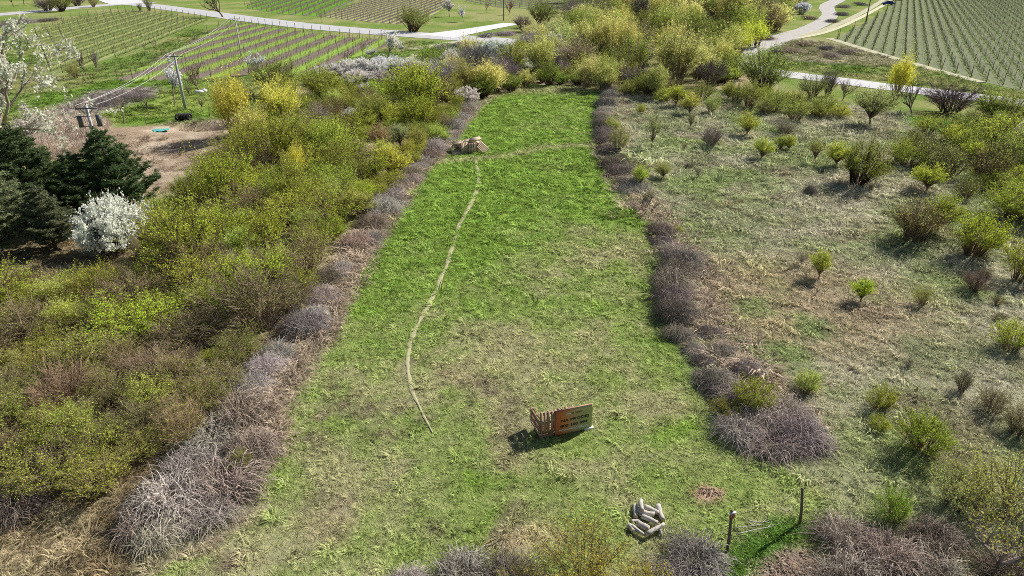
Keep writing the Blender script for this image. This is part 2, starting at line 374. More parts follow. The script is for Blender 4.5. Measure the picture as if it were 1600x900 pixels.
def terrain_z(x, y):
    x = np.asarray(x, float); y = np.asarray(y, float)
    near = smooth(135, 95, y) * smooth(-80, -60, x) * smooth(90, 60, x)
    z = (fbm(x, y, 14, 5, 3) - 0.5) * 0.5 * near + (fbm(x, y, 2.2, 9, 2) - 0.5) * 0.10 * near
    z = z + 0.16 * np.exp(-((x - MOLE[0]) ** 2 * .6 + (y - MOLE[1]) ** 2) / 0.2) * (0.7 + 0.6 * vnoise(x, y, .25, 4))
    z = z - 1.5 * smooth(1.25, 0.55, np.hypot((x - PIT[0]) / 4.2, (y - PIT[1]) / 2.4))          # the pit dug behind the yellow willow
    z = z + 0.7 * np.exp(-(((x - PIT[0] + 9) / 5) ** 2 + ((y - PIT[1] + 6) / 4) ** 2))
    return z
def tz(p): return float(terrain_z(np.array([p[0]]), np.array([p[1]]))[0])

def axis(dense_a, dense_b, step, lo, hi, mid=None):
    a = list(np.arange(dense_a, dense_b + 1e-6, step)); s = step; v = dense_b
    while v < hi: s = min(s * (1.02 if v < 330 else 1.2), 300); v += s; a.append(v)
    s = step; v = dense_a; pre = []
    while v > lo: s = min(s * (1.03 if v > -160 else 1.2), 300); v -= s; pre.append(v)
    return np.array(pre[::-1] + a)
gx = axis(-48, 56, 0.4, -3000, 3000); gy = axis(14, 90, 0.4, -900, 5000)
XX, YY = np.meshgrid(gx, gy)
gxf, gyf = XX.ravel(), YY.ravel()
gV = np.stack([gxf, gyf, terrain_z(gxf, gyf)], 1)
nxg, nyg = len(gx), len(gy)
ii = (np.arange(nyg - 1)[:, None] * nxg + np.arange(nxg - 1)[None, :]).ravel()
gme = mesh_of('ground', gV, np.stack([ii, ii + 1, ii + 1 + nxg, ii + nxg], 1), None, M_ground, True)
ca = gme.attributes.new('col', 'FLOAT_COLOR', 'POINT')
ca.data.foreach_set('color', np.concatenate([ground_col(gxf, gyf) * (1 - .24 * np.maximum(smooth(-.5, .5, poly_sd(gxf, gyf, P_MEADOW)), smooth(-.5, .5, poly_sd(gxf, gyf, P_DRY))))[:, None], np.ones((len(gxf), 1))], 1).astype(np.float32).ravel())  # soil tone between tufts, darkened further to paint in shadow specks
tag(ob('ground', gme), 'uneven grassy ground of the plot and the land around it', 'ground', kind='structure')

# ------------------------------------------------------------------ roads, tracks, footpath
def resample(P, step):
    P = np.asarray(P, float); seg = np.linalg.norm(np.diff(P, axis=0), axis=1); L = np.concatenate([[0], np.cumsum(seg)])
    n = max(2, int(L[-1] / step)); s = np.linspace(0, L[-1], n)
    return np.stack([np.interp(s, L, P[:, k]) for k in range(P.shape[1])], 1)
def smooth_line(P, it=2):
    P = np.asarray(P, float)
    for _ in range(it):
        Q = [P[0]]
        for a, b in zip(P[:-1], P[1:]): Q += [a * .75 + b * .25, a * .25 + b * .75]
        P = np.array(Q + [P[-1]])
    return P
def strip(name, C, width, mat, z, step, label, cat, rough=0.15, seed=0):
    """a strip of ground following a centre line, with ragged edges and a slight crown"""
    C = resample(smooth_line(C), step); d = np.gradient(C, axis=0); d /= np.linalg.norm(d, axis=1, keepdims=True) + 1e-9
    nrm = np.stack([-d[:, 1], d[:, 0]], 1); k = len(C); rg = np.random.default_rng(seed)
    w = width if np.ndim(width) else np.full(2, width); w = np.interp(np.linspace(0, 1, k), np.linspace(0, 1, len(w)), w)
    rows = []
    for e in (-1, -0.5, 0, 0.5, 1):
        j = (fbm(C[:, 0] + e * 50, C[:, 1], step * 4 + .3, seed, 3) - 0.5) * 2 * rough if abs(e) == 1 else 0
        q = C + nrm * (w * 0.5 * e * (1 + j))[:, None]
        rows.append(np.concatenate([q, (terrain_z(q[:, 0], q[:, 1]) + z + (0.02 * (1 - e * e)))[:, None]], 1))
    V = np.stack(rows, 1).reshape(-1, 3); m = 5
    i = (np.arange(k - 1)[:, None] * m + np.arange(m - 1)[None]).ravel()
    return tag(ob(name, mesh_of(name, V, np.stack([i, i + m, i + m + 1, i + 1], 1), None, mat, True)), label, cat, kind='structure')
strip('road', WP([(-200, 40), (0, 23), (60, 17.5), (120, 12), (165, 8), (205, 5.5), (245, 10), (300, 17.5), (350, 24.5), (400, 31.5), (480, 41), (560, 48), (640, 54), (700, 58), (760, 62), (820, 68)]), [9, 9, 9, 9, 10, 10, 10], M_road, 0.06, 3, 'pale asphalt lane running past the vineyards at the top', 'road', 0.03, 1)
strip('road', WP([(680, 57), (720, 51), (760, 44), (800, 37)]), [12, 7, 6], M_road, 0.085, 3, 'pale side lane forking off behind the round dark bush', 'road', 0.04, 2)
strip('road', WP([(210, 6), (190, 2), (165, -4)]), [16, 10], M_road, 0.085, 3, 'pale side lane leaving the top edge at the upper left', 'road', 0.04, 3)
strip('road', WP([(1130, 100), (1218, 115), (1300, 125), (1400, 138), (1500, 150), (1600, 161), (1750, 180)]), 6.4, M_road, 0.06, 2, 'white asphalt lane crossing on the right below the big vineyard', 'road', 0.03, 4)
strip('gravel_track', WP([(1140, 98), (1170, 80), (1200, 68), (1235, 56), (1268, 44), (1290, 32), (1298, 22), (1290, 13), (1296, 6), (1320, -4)]), [9, 8, 6, 5, 5, 6, 6], M_gravel, 0.05, 2, 'grey gravel track winding up to the top edge', 'track', 0.12, 5)
strip('field_track', WP([(1250, 57), (1280, 50), (1310, 38), (1340, 24), (1365, 10), (1385, -3)]), [2.2, 2.2], M_track, 0.07, 2, 'pale wheel track beside the vineyard corner below the parked car', 'track', 0.2, 6)
strip('field_track', WP([(1245, 60), (1285, 53), (1320, 40), (1352, 24), (1378, 10), (1398, -3)]), [1.6, 1.6], M_track, 0.075, 2, 'second pale wheel track nearest the posts of the big vineyard', 'track', 0.2, 7)
strip('field_track', WP([(1296, 60), (1340, 74), (1400, 92), (1470, 112), (1535, 129)]), [2.2, 2.2], M_track, 0.05, 2, 'pale worn strip along the near edge of the big vineyard', 'track', 0.2, 8)
strip('footpath', PATH, [0.30, 0.36, 0.38, 0.34, 0.27, 0.30, 0.24, 0.08], M_path, 0.022, 0.12, 'narrow trodden footpath winding up the green meadow', 'path', 0.9, 9)
strip('field_track', WP([(560, 112), (620, 100), (640, 92), (650, 84)]), [1.6, 1.4], M_track, 0.05, 2, 'short pale trail between blossoming bushes and orchard lawn', 'path', 0.3, 10)
strip('field_track', WP([(640, 77), (670, 73), (700, 68), (735, 64)]), [3, 5], M_track, 0.07, 2, 'pale dirt pull in below the lane by the orchard', 'track', 0.3, 11)

# ------------------------------------------------------------------ grass, scattered as tufts
def tuft(seed, nb, h, spread, wid, droop):
    rng = np.random.default_rng(seed); g = Geo()
    an = rng.uniform(0, 6.283, nb); rr = np.sqrt(rng.uniform(0, 1, nb)) * spread * 0.45
    base = np.stack([np.cos(an) * rr, np.sin(an) * rr, np.full(nb, -0.02)], 1)
    out = an + rng.normal(0, 0.6, nb); hh = h * rng.uniform(0.55, 1.15, nb); le = rng.uniform(0.2, 1.0, nb) * spread * droop
    dirv = np.stack([np.cos(out), np.sin(out), np.zeros(nb)], 1)
    mid = base + dirv * (le * 0.35)[:, None]; mid[:, 2] = hh * 0.75
    tip = base + dirv * le[:, None]; tip[:, 2] = hh * rng.uniform(0.55, 1.05, nb)
    side = np.stack([-np.sin(out), np.cos(out), np.zeros(nb)], 1) * wid * 0.5
    V = np.stack([base - side, base + side, mid + side, mid - side, tip], 1).reshape(-1, 3)
    k = np.arange(nb) * 5
    g.add(V, np.stack([k, k + 1, k + 2, k + 3], 1), np.stack([k + 3, k + 2, k + 4], 1))
    return g.mesh('tuft', M_grass)
def scatter(name, pts, col, scl, protos, label, cat):
    n = len(pts); rng = np.random.default_rng(n)
    V = np.concatenate([pts, terrain_z(pts[:, 0], pts[:, 1])[:, None]], 1)
    me = mesh_of(name, V)
    a = me.attributes.new('col', 'FLOAT_COLOR', 'POINT'); a.data.foreach_set('color', np.concatenate([col, np.ones((n, 1))], 1).astype(np.float32).ravel())
    a = me.attributes.new('scl', 'FLOAT_VECTOR', 'POINT'); a.data.foreach_set('vector', scl.astype(np.float32).ravel())
    rot = np.stack([rng.normal(0, .12, n), rng.normal(0, .12, n), rng.uniform(0, 6.283, n)], 1)
    a = me.attributes.new('rot', 'FLOAT_VECTOR', 'POINT'); a.data.foreach_set('vector', rot.astype(np.float32).ravel())
    a = me.attributes.new('idx', 'INT', 'POINT'); a.data.foreach_set('value', rng.integers(0, len(protos), n).astype(np.int32))
    o = ob(name, me); me.materials.append(M_grass)
    ng = bpy.data.node_groups.new(name, 'GeometryNodeTree')
    ng.interface.new_socket('Geometry', in_out='INPUT', socket_type='NodeSocketGeometry')
    ng.interface.new_socket('Geometry', in_out='OUTPUT', socket_type='NodeSocketGeometry')
    gi = ng.nodes.new('NodeGroupInput'); go = ng.nodes.new('NodeGroupOutput')
    iop = ng.nodes.new('GeometryNodeInstanceOnPoints'); join = ng.nodes.new('GeometryNodeJoinGeometry')
    for p in protos[::-1]:
        oi = ng.nodes.new('GeometryNodeObjectInfo'); oi.inputs['Object'].default_value = p; oi.inputs['As Instance'].default_value = True
        ng.links.new(oi.outputs['Geometry'], join.inputs[0])
    def na(nm, ty):
        q = ng.nodes.new('GeometryNodeInputNamedAttribute'); q.data_type = ty; q.inputs['Name'].default_value = nm; return q.outputs['Attribute']
    ng.links.new(gi.outputs[0], iop.inputs['Points']); ng.links.new(join.outputs[0], iop.inputs['Instance'])
    iop.inputs['Pick Instance'].default_value = True
    ng.links.new(na('idx', 'INT'), iop.inputs['Instance Index'])
    ng.links.new(na('rot', 'FLOAT_VECTOR'), iop.inputs['Rotation']); ng.links.new(na('scl', 'FLOAT_VECTOR'), iop.inputs['Scale'])
    ng.links.new(iop.outputs[0], go.inputs[0])
    o.modifiers.new('scatter', 'NODES').node_group = ng
    return tag(o, label, cat, kind='stuff')
def proto(me): return bpy.data.objects.new('tuft', me)
SHORT = [proto(tuft(s, 26, 0.10, 0.32, 0.019, 1.0)) for s in range(4)]
LONG = [proto(tuft(20 + s, 34, 0.17, 0.40, 0.018, 1.1)) for s in range(5)]
REED = [proto(tuft(40 + s, 16, 1.3, 0.7, 0.03, 0.7)) for s in range(3)]

def sample(P, dens_fn, x0, x1, y0, y1, dmax, seed):
    rng = np.random.default_rng(seed); n = int((x1 - x0) * (y1 - y0) * dmax)
    p = np.stack([rng.uniform(x0, x1, n), rng.uniform(y0, y1, n)], 1)
    # keep to what the camera's surroundings show, with a margin
    k = (np.abs(p[:, 0]) < 4 + p[:, 1] * 0.90) & (poly_sd(p[:, 0], p[:, 1], P) > -0.2)
    p = p[k]; return p[rng.uniform(0, dmax, len(p)) < dens_fn(p[:, 0], p[:, 1])], rng
def shades(c, rng, k=0.2):
    v = np.exp(rng.normal(0, k, len(c)))[:, None]; q = c * v; return np.clip(q * np.minimum(1, .66 / q.max(1))[:, None], 0.004, 0.7)
def sc3(rng, n, base, k=0.3, zk=1.0):
    s = base * np.exp(rng.normal(0, k, n)); return np.stack([s, s, s * zk * np.exp(rng.normal(0, .2, n))], 1)
p, rng = sample(P_MEADOW, lambda x, y: 28 * np.clip(32 / y, 0.2, 1) ** 1.05 * np.where(line_d(x, y, PATH) < 0.16 + y * .0028, 0.12, 1) * (0.45 + 0.9 * smooth(.3, .55, fbm(x, y, 0.9, 88, 2))), -16, 16, 15, 118, 36, 101)
far = np.clip(p[:, 1] / 46, 0.6, 1.35)
scatter('meadow_grass', p, shades(ground_col(p[:, 0], p[:, 1]) * 1.5, rng, .34), sc3(rng, len(p), 1.0, .38) * far[:, None] * np.array([1, 1, 0.9]), SHORT, 'short mown grass covering the long green meadow', 'grass')
p, rng = sample(P_DRY, lambda x, y: 20 * np.clip(34 / y, 0.22, 1) ** 1.1 * (0.5 + 0.9 * smooth(.32, .58, fbm(x, y, 1.3, 89, 2))), 3, 75, 15, 112, 26, 102)
far = np.clip(p[:, 1] / 50, 0.62, 1.4)
scatter('dry_grass', p, shades(ground_col(p[:, 0], p[:, 1]) * 1.55, rng, .3), sc3(rng, len(p), 1.0, .4) * far[:, None], LONG, 'tussocky straw coloured grass of the rough field on the right', 'grass')
p, rng = sample(P_THICK, lambda x, y: 14 * np.clip(26 / y, 0.05, 1) ** 2.2, -60, 0, 14, 90, 14, 103)
scatter('undergrowth', p, shades(ground_col(p[:, 0], p[:, 1]) * 1.1, rng, .3), sc3(rng, len(p), .9, .4), LONG, 'dead grass and litter under the thicket on the left', 'undergrowth')
p, rng = sample(P_REED, lambda x, y: 3.0 + 0 * x, -75, -38, 70, 100, 3, 104)
scatter('reed_bed', p, shades(np.tile([[0.60, 0.49, 0.41]], (len(p), 1)), rng, .15), sc3(rng, len(p), 1.0, .25), REED, 'pale pink dry reeds beside the transformer pole', 'reeds')
p, rng = sample(P_SOIL, lambda x, y: 1.2 * smooth(.45, .6, fbm(x, y, 3, 90, 2)), -60, -30, 60, 100, 1.2, 105)
scatter('dry_weeds', p, shades(ground_col(p[:, 0], p[:, 1]) * 1.1, rng, .25), sc3(rng, len(p), 1.3, .4), LONG, 'thin dry weeds on the bare earth behind the pines', 'weeds')
P_LAWN = WP([(-150, 100), (40, 62), (78, 122), (215, 84), (300, 46), (345, 40), (178, 128), (330, 124), (475, 118), (640, 64), (720, 70), (640, 105), (520, 118), (350, 185), (170, 205), (-150, 200)])
P_VERGE = WP([(1165, 92), (1240, 62), (1296, 66), (1400, 94), (1530, 131), (1700, 165), (1700, 172), (1500, 142), (1300, 117), (1215, 106)])
p, rng = sample(P_LAWN, lambda x, y: 1.1 + 0 * x, -160, 0, 90, 200, 1.1, 106)
scatter('lawn_grass', p, shades(ground_col(p[:, 0], p[:, 1]) * 1.15, rng, .22), sc3(rng, len(p), 2.6, .35, .7), SHORT, 'grass of the orchard lawn and verges on the far left', 'grass')
p, rng = sample(P_VERGE, lambda x, y: 1.6 + 0 * x, 30, 110, 105, 190, 1.6, 107)
scatter('verge_grass', p, shades(ground_col(p[:, 0], p[:, 1]) * 1.1, rng, .28), sc3(rng, len(p), 2.4, .35, .9), SHORT, 'rough grass of the verge above the white lane', 'grass')
pts = np.random.default_rng(310).normal(0, 1, (190, 2)); C_ = resample(WP([(1148, 905), (1162, 868), (1212, 838), (1250, 832)]), .1); pts = C_[np.random.default_rng(311).integers(0, len(C_), 190)] + pts * .2
scatter('lush_weeds', pts, shades(np.tile([[.15, .28, .05]], (190, 1)), np.random.default_rng(312), .25), sc3(np.random.default_rng(313), 190, .6, .35), LONG, 'lush green weeds around the two posts', 'weeds')
def fringe(rows, w, n, seed):
    rng = np.random.default_rng(seed); C = resample(WP(rows), 0.3); i = rng.integers(0, len(C), n); return C[i] + rng.normal(0, w, (n, 2)), rng
pts, rng = fringe([(735, 170), (700, 215), (650, 268), (605, 330), (560, 400), (520, 455), (500, 510), (450, 575), (415, 640), (410, 720)], .55, 2600, 301)
p2_, _ = fringe([(965, 150), (955, 230), (985, 300), (1035, 350), (1085, 410), (1090, 470), (1150, 560), (1230, 640)], .9, 2000, 302); pts = np.concatenate([pts, p2_])
scatter('straw_fringe', pts, shades(np.tile([[.56, .46, .35]], (len(pts), 1)), rng, .25), sc3(rng, len(pts), 1.5, .35), LONG, 'pale dead grass fringing the bramble strips', 'dead grass')
# ------------------------------------------------------------------ plants: a library of shapes, then every plant by itself
LIB = {}
ORD = ['first', 'second', 'third', 'fourth', 'fifth', 'sixth', 'seventh', 'eighth', 'ninth', 'tenth', 'eleventh', 'twelfth', 'thirteenth', 'fourteenth', 'fifteenth', 'sixteenth', 'seventeenth', 'eighteenth', 'nineteenth', 'twentieth']
def ordn(i):
    if i < 20: return ORD[i]
    t = ['twenty', 'thirty', 'forty', 'fifty', 'sixty'][(i + 1) // 10 - 2]; r = (i + 1) % 10
    return t + '-' + ORD[r - 1] if r else t[:-1] + 'ieth'
def crown_shrub(seed, Rr=1.6, H=3.0, base=0.15, zc=0.5, ncl=70, ntw=7, nlf=12, leaf=0.07, lump=0.35, stem=0.035, twl=0.5, up=0.3, trunk=0.0, stems=9, aspect=0.55, inner=0.5, cat=False, twig_r=0.006, tipbias=0.0):
    """stems from the ground fan out to clusters spread through a lumpy crown; twigs leave every cluster and carry the leaves"""
    rng = np.random.default_rng(seed)
    lob = rng.normal(size=(7, 3)); lob[:, 2] = np.abs(lob[:, 2]) * .8; lob /= np.linalg.norm(lob, axis=1, keepdims=True); lw = rng.uniform(.5, 1, 7)
    d = rng.normal(size=(ncl, 3)); d[:, 2] = np.abs(d[:, 2]) * 1.1 - 0.25; d /= np.linalg.norm(d, axis=1, keepdims=True)
    lumpv = 1 - lump + lump * 1.5 * np.max(np.clip((d @ lob.T - 0.45) / 0.55, 0, 1) * lw, axis=1)
    rad = (inner + (1 - inner) * rng.uniform(0, 1, ncl) ** 0.5) * lumpv
    z0 = trunk + (H - trunk) * zc
    C = np.stack([d[:, 0] * Rr * rad, d[:, 1] * Rr * rad, z0 + d[:, 2] * np.where(d[:, 2] > 0, H - z0, z0 - trunk * .9 - 0.15) * rad], 1)
    gb = Geo(); gl = Geo()
    sa = rng.uniform(0, 6.283, stems); sr = base * np.sqrt(rng.uniform(0, 1, stems))
    B0 = np.stack([np.cos(sa) * sr, np.sin(sa) * sr, np.full(stems, -0.1)], 1)
    if trunk > 0.05:
        top = np.array([rng.normal(0, .06), rng.normal(0, .06), trunk])
        gb.tubes(bez(np.array([[0, 0, -0.15]]), np.array([[rng.normal(0, .08), rng.normal(0, .08), trunk * .5]]), top[None], 5), np.linspace(stem * 2.4, stem * 1.5, 5)[None], 6)
        B = np.tile(top, (ncl, 1))
    else:
        ca_ = np.arctan2(C[:, 1], C[:, 0]); k = np.argmin(np.abs(np.angle(np.exp(1j * (ca_[:, None] - sa[None])))) + rng.uniform(0, .8, (ncl, stems)), axis=1); B = B0[k]
    ctrl = B + (C - B) * np.array([.32, .32, .62]) + rng.normal(0, .12, (ncl, 3)) * Rr * .5
    br = bez(B, ctrl, C, 6)
    rs = stem * rng.uniform(.35, 1.0, ncl)
    gb.tubes(br, rs[:, None] * np.linspace(1, .3, 6)[None], 4)
    T = ncl * ntw; ci = np.repeat(np.arange(ncl), ntw)
    tt = rng.uniform(.55, 1, T); fi = tt * 5; i0 = np.minimum(fi.astype(int), 4); fr = (fi - i0)[:, None]
    P0 = br[ci, i0] * (1 - fr) + br[ci, i0 + 1] * fr
    cen = np.array([0, 0, z0 * .7]); out = C[ci] - cen; out /= np.linalg.norm(out, axis=1, keepdims=True) + 1e-6
    td = out * .75 + rng.normal(0, .55, (T, 3)) + np.array([0, 0, up]); td /= np.linalg.norm(td, axis=1, keepdims=True)
    L = twl * rng.uniform(.45, 1.25, T)
    P2 = P0 + td * L[:, None]; P1 = P0 + td * L[:, None] * .5 + rng.normal(0, .1, (T, 3)) * L[:, None] + np.array([0, 0, .06])
    low = P2[:, 2] < 0.05; P2[low, 2] = 0.05 + rng.uniform(0, .2, low.sum())
    tw = bez(P0, P1, P2, 4)
    gb.tubes(tw, np.tile(np.linspace(twig_r, twig_r * .45, 4), (T, 1)), 3)
    ns = max(6, ncl // 3); si = rng.integers(0, ncl, ns); sd_ = (C[si] - cen); sd_ /= np.linalg.norm(sd_, axis=1, keepdims=True); sd_ = sd_ * .6 + rng.normal(0, .35, (ns, 3)) + np.array([0, 0, .35 + up * .5]); sd_ /= np.linalg.norm(sd_, axis=1, keepdims=True)
    sl = twl * rng.uniform(1.0, 2.3, ns); E2 = C[si] + sd_ * sl[:, None]; E2[:, 2] = np.maximum(E2[:, 2], .1); sh_ = bez(C[si], C[si] + sd_ * sl[:, None] * .5 + rng.normal(0, .08, (ns, 3)), E2, 4)
    gb.tubes(sh_, np.tile(np.linspace(twig_r * 1.3, twig_r * .5, 4), (ns, 1)), 3)
    if nlf:
        k = max(2, nlf); li = np.repeat(np.arange(ns), k); f = rng.uniform(.2, .999, len(li)) * 3; j = f.astype(int); fr = (f - j)[:, None]
        gl.leaves(sh_[li, j] * (1 - fr) + sh_[li, j + 1] * fr + rng.normal(0, .4 * leaf, (len(li), 3)), leaf, rng, aspect, sd_[li] if cat else None)
    if nlf:
        n = T * nlf; li = np.repeat(np.arange(T), nlf); t = rng.uniform(.2, 1.08, n) ** (1 / (1 + tipbias)); f = np.clip(t, 0, .999) * 3; j = f.astype(int); fr = (f - j)[:, None]
        Lc = tw[li, j] * (1 - fr) + tw[li, j + 1] * fr + rng.normal(0, .5 * leaf + .015, (n, 3))
        ax = td[li] if cat else None
        gl.leaves(Lc, leaf, rng, aspect, ax)
    return gb.mesh('branches', M_twig), (gl.mesh('foliage', M_leaf) if nlf else None)
def grow_tree(seed, H=5, trunk=1.2, spread=0.9, levels=4, kids=(4, 5, 5, 5), r0=0.12, leaf=0.0, nlf=0, lean=(0, 0), up=0.25, ratio=0.62, first=1.0, leafmat=None, droop=0.0, twig_r=0.005):
    """branching tree: trunk, limbs, branches, twigs; blossoms or leaves optional"""
    rng = np.random.default_rng(seed); gb = Geo(); gl = Geo()
    cur = [(np.array([0, 0, -0.15]), np.array([lean[0], lean[1], 1.0]), trunk + .15, r0)]
    total = 0
    for lv in range(levels + 1):
        n = 6 if lv < 2 else 4; P0 = np.array([c[0] for c in cur]); D = np.array([c[1] for c in cur]); D /= np.linalg.norm(D, axis=1, keepdims=True)
        L = np.array([c[2] for c in cur]); r = np.array([c[3] for c in cur])
        bend = rng.normal(0, .16 + .05 * lv, (len(cur), 3)); bend[:, 2] -= droop * (lv > 1)
        P2 = P0 + D * L[:, None] + bend * L[:, None]; P2[:, 2] = np.maximum(P2[:, 2], .3)
        P1 = P0 + D * L[:, None] * .5 + rng.normal(0, .06, (len(cur), 3)) * L[:, None]
        pa = bez(P0, P1, P2, n); end = .55 if lv < levels else .4
        gb.tubes(pa, np.maximum(r, twig_r)[:, None] * np.linspace(1, end, n)[None], 6 if lv == 0 else (4 if lv < 3 else 3))
        if nlf and lv >= levels - 1:
            k = nlf if lv == levels else max(1, nlf // 2)
            li = np.repeat(np.arange(len(cur)), k); t = rng.uniform(.15, 1.05, len(li)); f = np.clip(t, 0, .999) * (n - 1); j = f.astype(int); fr = (f - j)[:, None]
            gl.leaves(pa[li, j] * (1 - fr) + pa[li, j + 1] * fr + rng.normal(0, leaf * .5, (len(li), 3)), leaf, rng, .75)
        if lv == levels: break
        nx = []
        for i in range(len(cur)):
            d = P2[i] - P0[i]; d /= np.linalg.norm(d)
            m = kids[min(lv, len(kids) - 1)]
            for q in range(m):
                t = 1.0 if q == 0 else (rng.uniform(.75, 1) if lv == 0 else rng.uniform(.3, .98)); f = min(t, .999) * (n - 1); j = int(f)
                p0 = pa[i, j] * (1 - f + j) + pa[i, j + 1] * (f - j)
                a = rng.uniform(0, 6.283) if lv else (q + rng.uniform(-.3, .3)) * 6.283 / m
                h = np.array([math.cos(a), math.sin(a), rng.uniform(-.1, .25)])
                sp = spread * (rng.uniform(.5, 1.1) if q else .35)
                nd = d + h * sp; nd[2] += up
                base = (H - trunk) * .42 * first if lv == 0 else L[i] * ratio
                nx.append((p0, nd, base * rng.uniform(.6, 1.15), max(r[i] * (.62 if q == 0 else .5), twig_r)))
        cur = nx
    return gb.mesh('branches', M_twig, False), (gl.mesh('foliage', leafmat or M_leaf) if nlf else None)
def cane_mound(seed, Rr=1.3, H=1.0, n=260, fine=700, r=0.009, wild=0.25, straight=0.15):
    """tangle of arching dry canes"""
    rng = np.random.default_rng(seed); g = Geo()
    def arcs(n, r, ln):
        a = rng.uniform(0, 6.283, n); q = np.sqrt(rng.uniform(0, 1, n)) * Rr * .75
        B = np.stack([np.cos(a) * q, np.sin(a) * q, rng.uniform(-.1, H * .35, n)], 1)
        o = a + rng.normal(0, 1.0, n); L = ln * rng.uniform(.35, 1.15, n)
        dome = H * np.clip(1 - (q / Rr) ** 2, .2, 1)
        E = B + np.stack([np.cos(o) * L, np.sin(o) * L, np.zeros(n)], 1); rr = np.hypot(E[:, 0], E[:, 1])
        E[:, 2] = np.clip(H * (1 - (rr / (Rr * 1.15)) ** 2), .0, None) * rng.uniform(.1, 1.0, n) + rng.normal(0, .08, n)
        E[:, 2] = np.maximum(E[:, 2], .02)
        C = (B + E) * .5; C[:, 2] = dome * rng.uniform(.7, 1.5, n) + rng.exponential(wild * .4, n); C[:, :2] += rng.normal(0, .2, (n, 2))
        g.tubes(bez(B, C, E, 6), (r * rng.uniform(.6, 1.3, n))[:, None] * np.linspace(1, .45, 6)[None], 3)
    arcs(n, r, Rr * 1.1); arcs(fine, r * .5, Rr * .6)
    k = int(n * straight)
    a = rng.uniform(0, 6.283, k); q = np.sqrt(rng.uniform(0, 1, k)) * Rr * .8; B = np.stack([np.cos(a) * q, np.sin(a) * q, rng.uniform(0, H * .6, k)], 1)
    D = rng.normal(size=(k, 3)); D[:, 2] = np.abs(D[:, 2]) * .7 + .1; D /= np.linalg.norm(D, axis=1, keepdims=True); E = B + D * rng.uniform(.4, 1.1, k)[:, None] * Rr * .8
    g.tubes(bez(B, (B + E) / 2 + rng.normal(0, .06, (k, 3)), E, 4), (r * rng.uniform(.7, 1.4, k))[:, None] * np.linspace(1, .4, 4)[None], 3)
    return g.mesh('canes', M_twig)
def pine(seed, H=7.0, Rr=2.6):
    rng = np.random.default_rng(seed); gb = Geo(); gl = Geo()
    gb.tubes(bez(np.array([[0, 0, -.2]]), np.array([[.1, .05, H * .5]]), np.array([[0, 0, H * .97]]), 8), np.linspace(.17, .02, 8)[None], 7)
    cl = []
    z = 0.7
    while z < H * .95:
        f = z / H; L = Rr * (1 - f) ** .8 * (0.55 + .45 * min(1, f * 5))
        m = 7 if f < .8 else 5; a0 = rng.uniform(0, 6.283)
        for q in range(m):
            a = a0 + q * 6.283 / m + rng.normal(0, .2); l = L * rng.uniform(.75, 1.15); rise = l * rng.uniform(.4, .8)
            e = np.array([math.cos(a) * l, math.sin(a) * l, z + rise]); b = np.array([0, 0, z])
            c = (b + e) / 2 + np.array([0, 0, -l * .12])
            gb.tubes(bez(b[None], c[None], e[None], 5), np.linspace(.045 * (1 - f) + .012, .008, 5)[None], 4)
            ns = max(2, int(l / .26))
            for s_ in range(ns):
                t = .3 + .7 * (s_ + 1) / ns; p_ = (1 - t) ** 2 * b + 2 * t * (1 - t) * c + t * t * e
                for w_ in range(3 if t < .95 else 2):
                    side = np.array([-math.sin(a), math.cos(a), 0]) * rng.normal(0, .28) * (1.25 - t * .4) * min(1, l)
                    cl.append(p_ + side + np.array([0, 0, rng.uniform(-.04, .16)]))
        z += rng.uniform(.36, .5)
    cl += [np.array([rng.normal(0, .06), rng.normal(0, .06), H * x]) for x in np.linspace(.9, 1.02, 5)]
    C = np.array(cl); k = 30; n = len(C)
    ax = rng.normal(size=(n * k, 3)); ax[:, 2] = ax[:, 2] * .7 + .75; ax /= np.linalg.norm(ax, axis=1, keepdims=True)
    P_ = np.repeat(C, k, 0) + ax * .11
    r = rng.normal(size=ax.shape); b = np.cross(ax, r); b /= np.linalg.norm(b, axis=1, keepdims=True)
    l = .16 * rng.uniform(.7, 1.25, len(ax))[:, None]
    V = np.stack([P_ - ax * l, P_ + b * .02, P_ + ax * l, P_ - b * .02], 1).reshape(-1, 3); gl.add(V, np.arange(len(V)).reshape(-1, 4))
    return gb.mesh('branches', M_twig), gl.mesh('needles', M_needle)

def lib(kind, n, fn): LIB[kind] = [fn(s) for s in range(n)]
lib('dome', 5, lambda s: crown_shrub(100 + s, 1.6, 2.7, .35, .42, 120, 9, 9, .058, .6, .03, .45, .4, stems=16, inner=.5))
lib('loose', 4, lambda s: crown_shrub(200 + s, 1.5, 2.5, .3, .45, 80, 8, 8, .055, .55, .026, .5, .35, stems=12, inner=.35))
lib('twiggy', 4, lambda s: crown_shrub(300 + s, 1.5, 2.3, .35, .45, 100, 10, 3, .05, .5, .024, .5, .3, stems=14, inner=.3, twig_r=.007))
lib('bare', 3, lambda s: crown_shrub(400 + s, 1.4, 2.4, .3, .5, 110, 14, 0, .05, .5, .024, .55, .4, stems=12, inner=.3, twig_r=.007))
lib('willow', 5, lambda s: crown_shrub(500 + s, 1.25, 3.6, .4, .45, 75, 8, 15, .085, .5, .03, .8, 1.15, stems=12, inner=.3, aspect=.42, cat=True))
lib('small_tree', 5, lambda s: crown_shrub(600 + s, 1.2, 2.4, .1, .45, 70, 8, 10, .062, .5, .034, .42, .3, trunk=.35, inner=.3))
lib('thin_tree', 3, lambda s: crown_shrub(650 + s, .95, 2.8, .1, .45, 45, 8, 5, .05, .4, .026, .5, .9, trunk=.7, inner=.25))
lib('round_tree', 2, lambda s: crown_shrub(700 + s, 1.5, 2.9, .1, .5, 95, 9, 9, .055, .35, .035, .5, .45, trunk=.5, inner=.4))
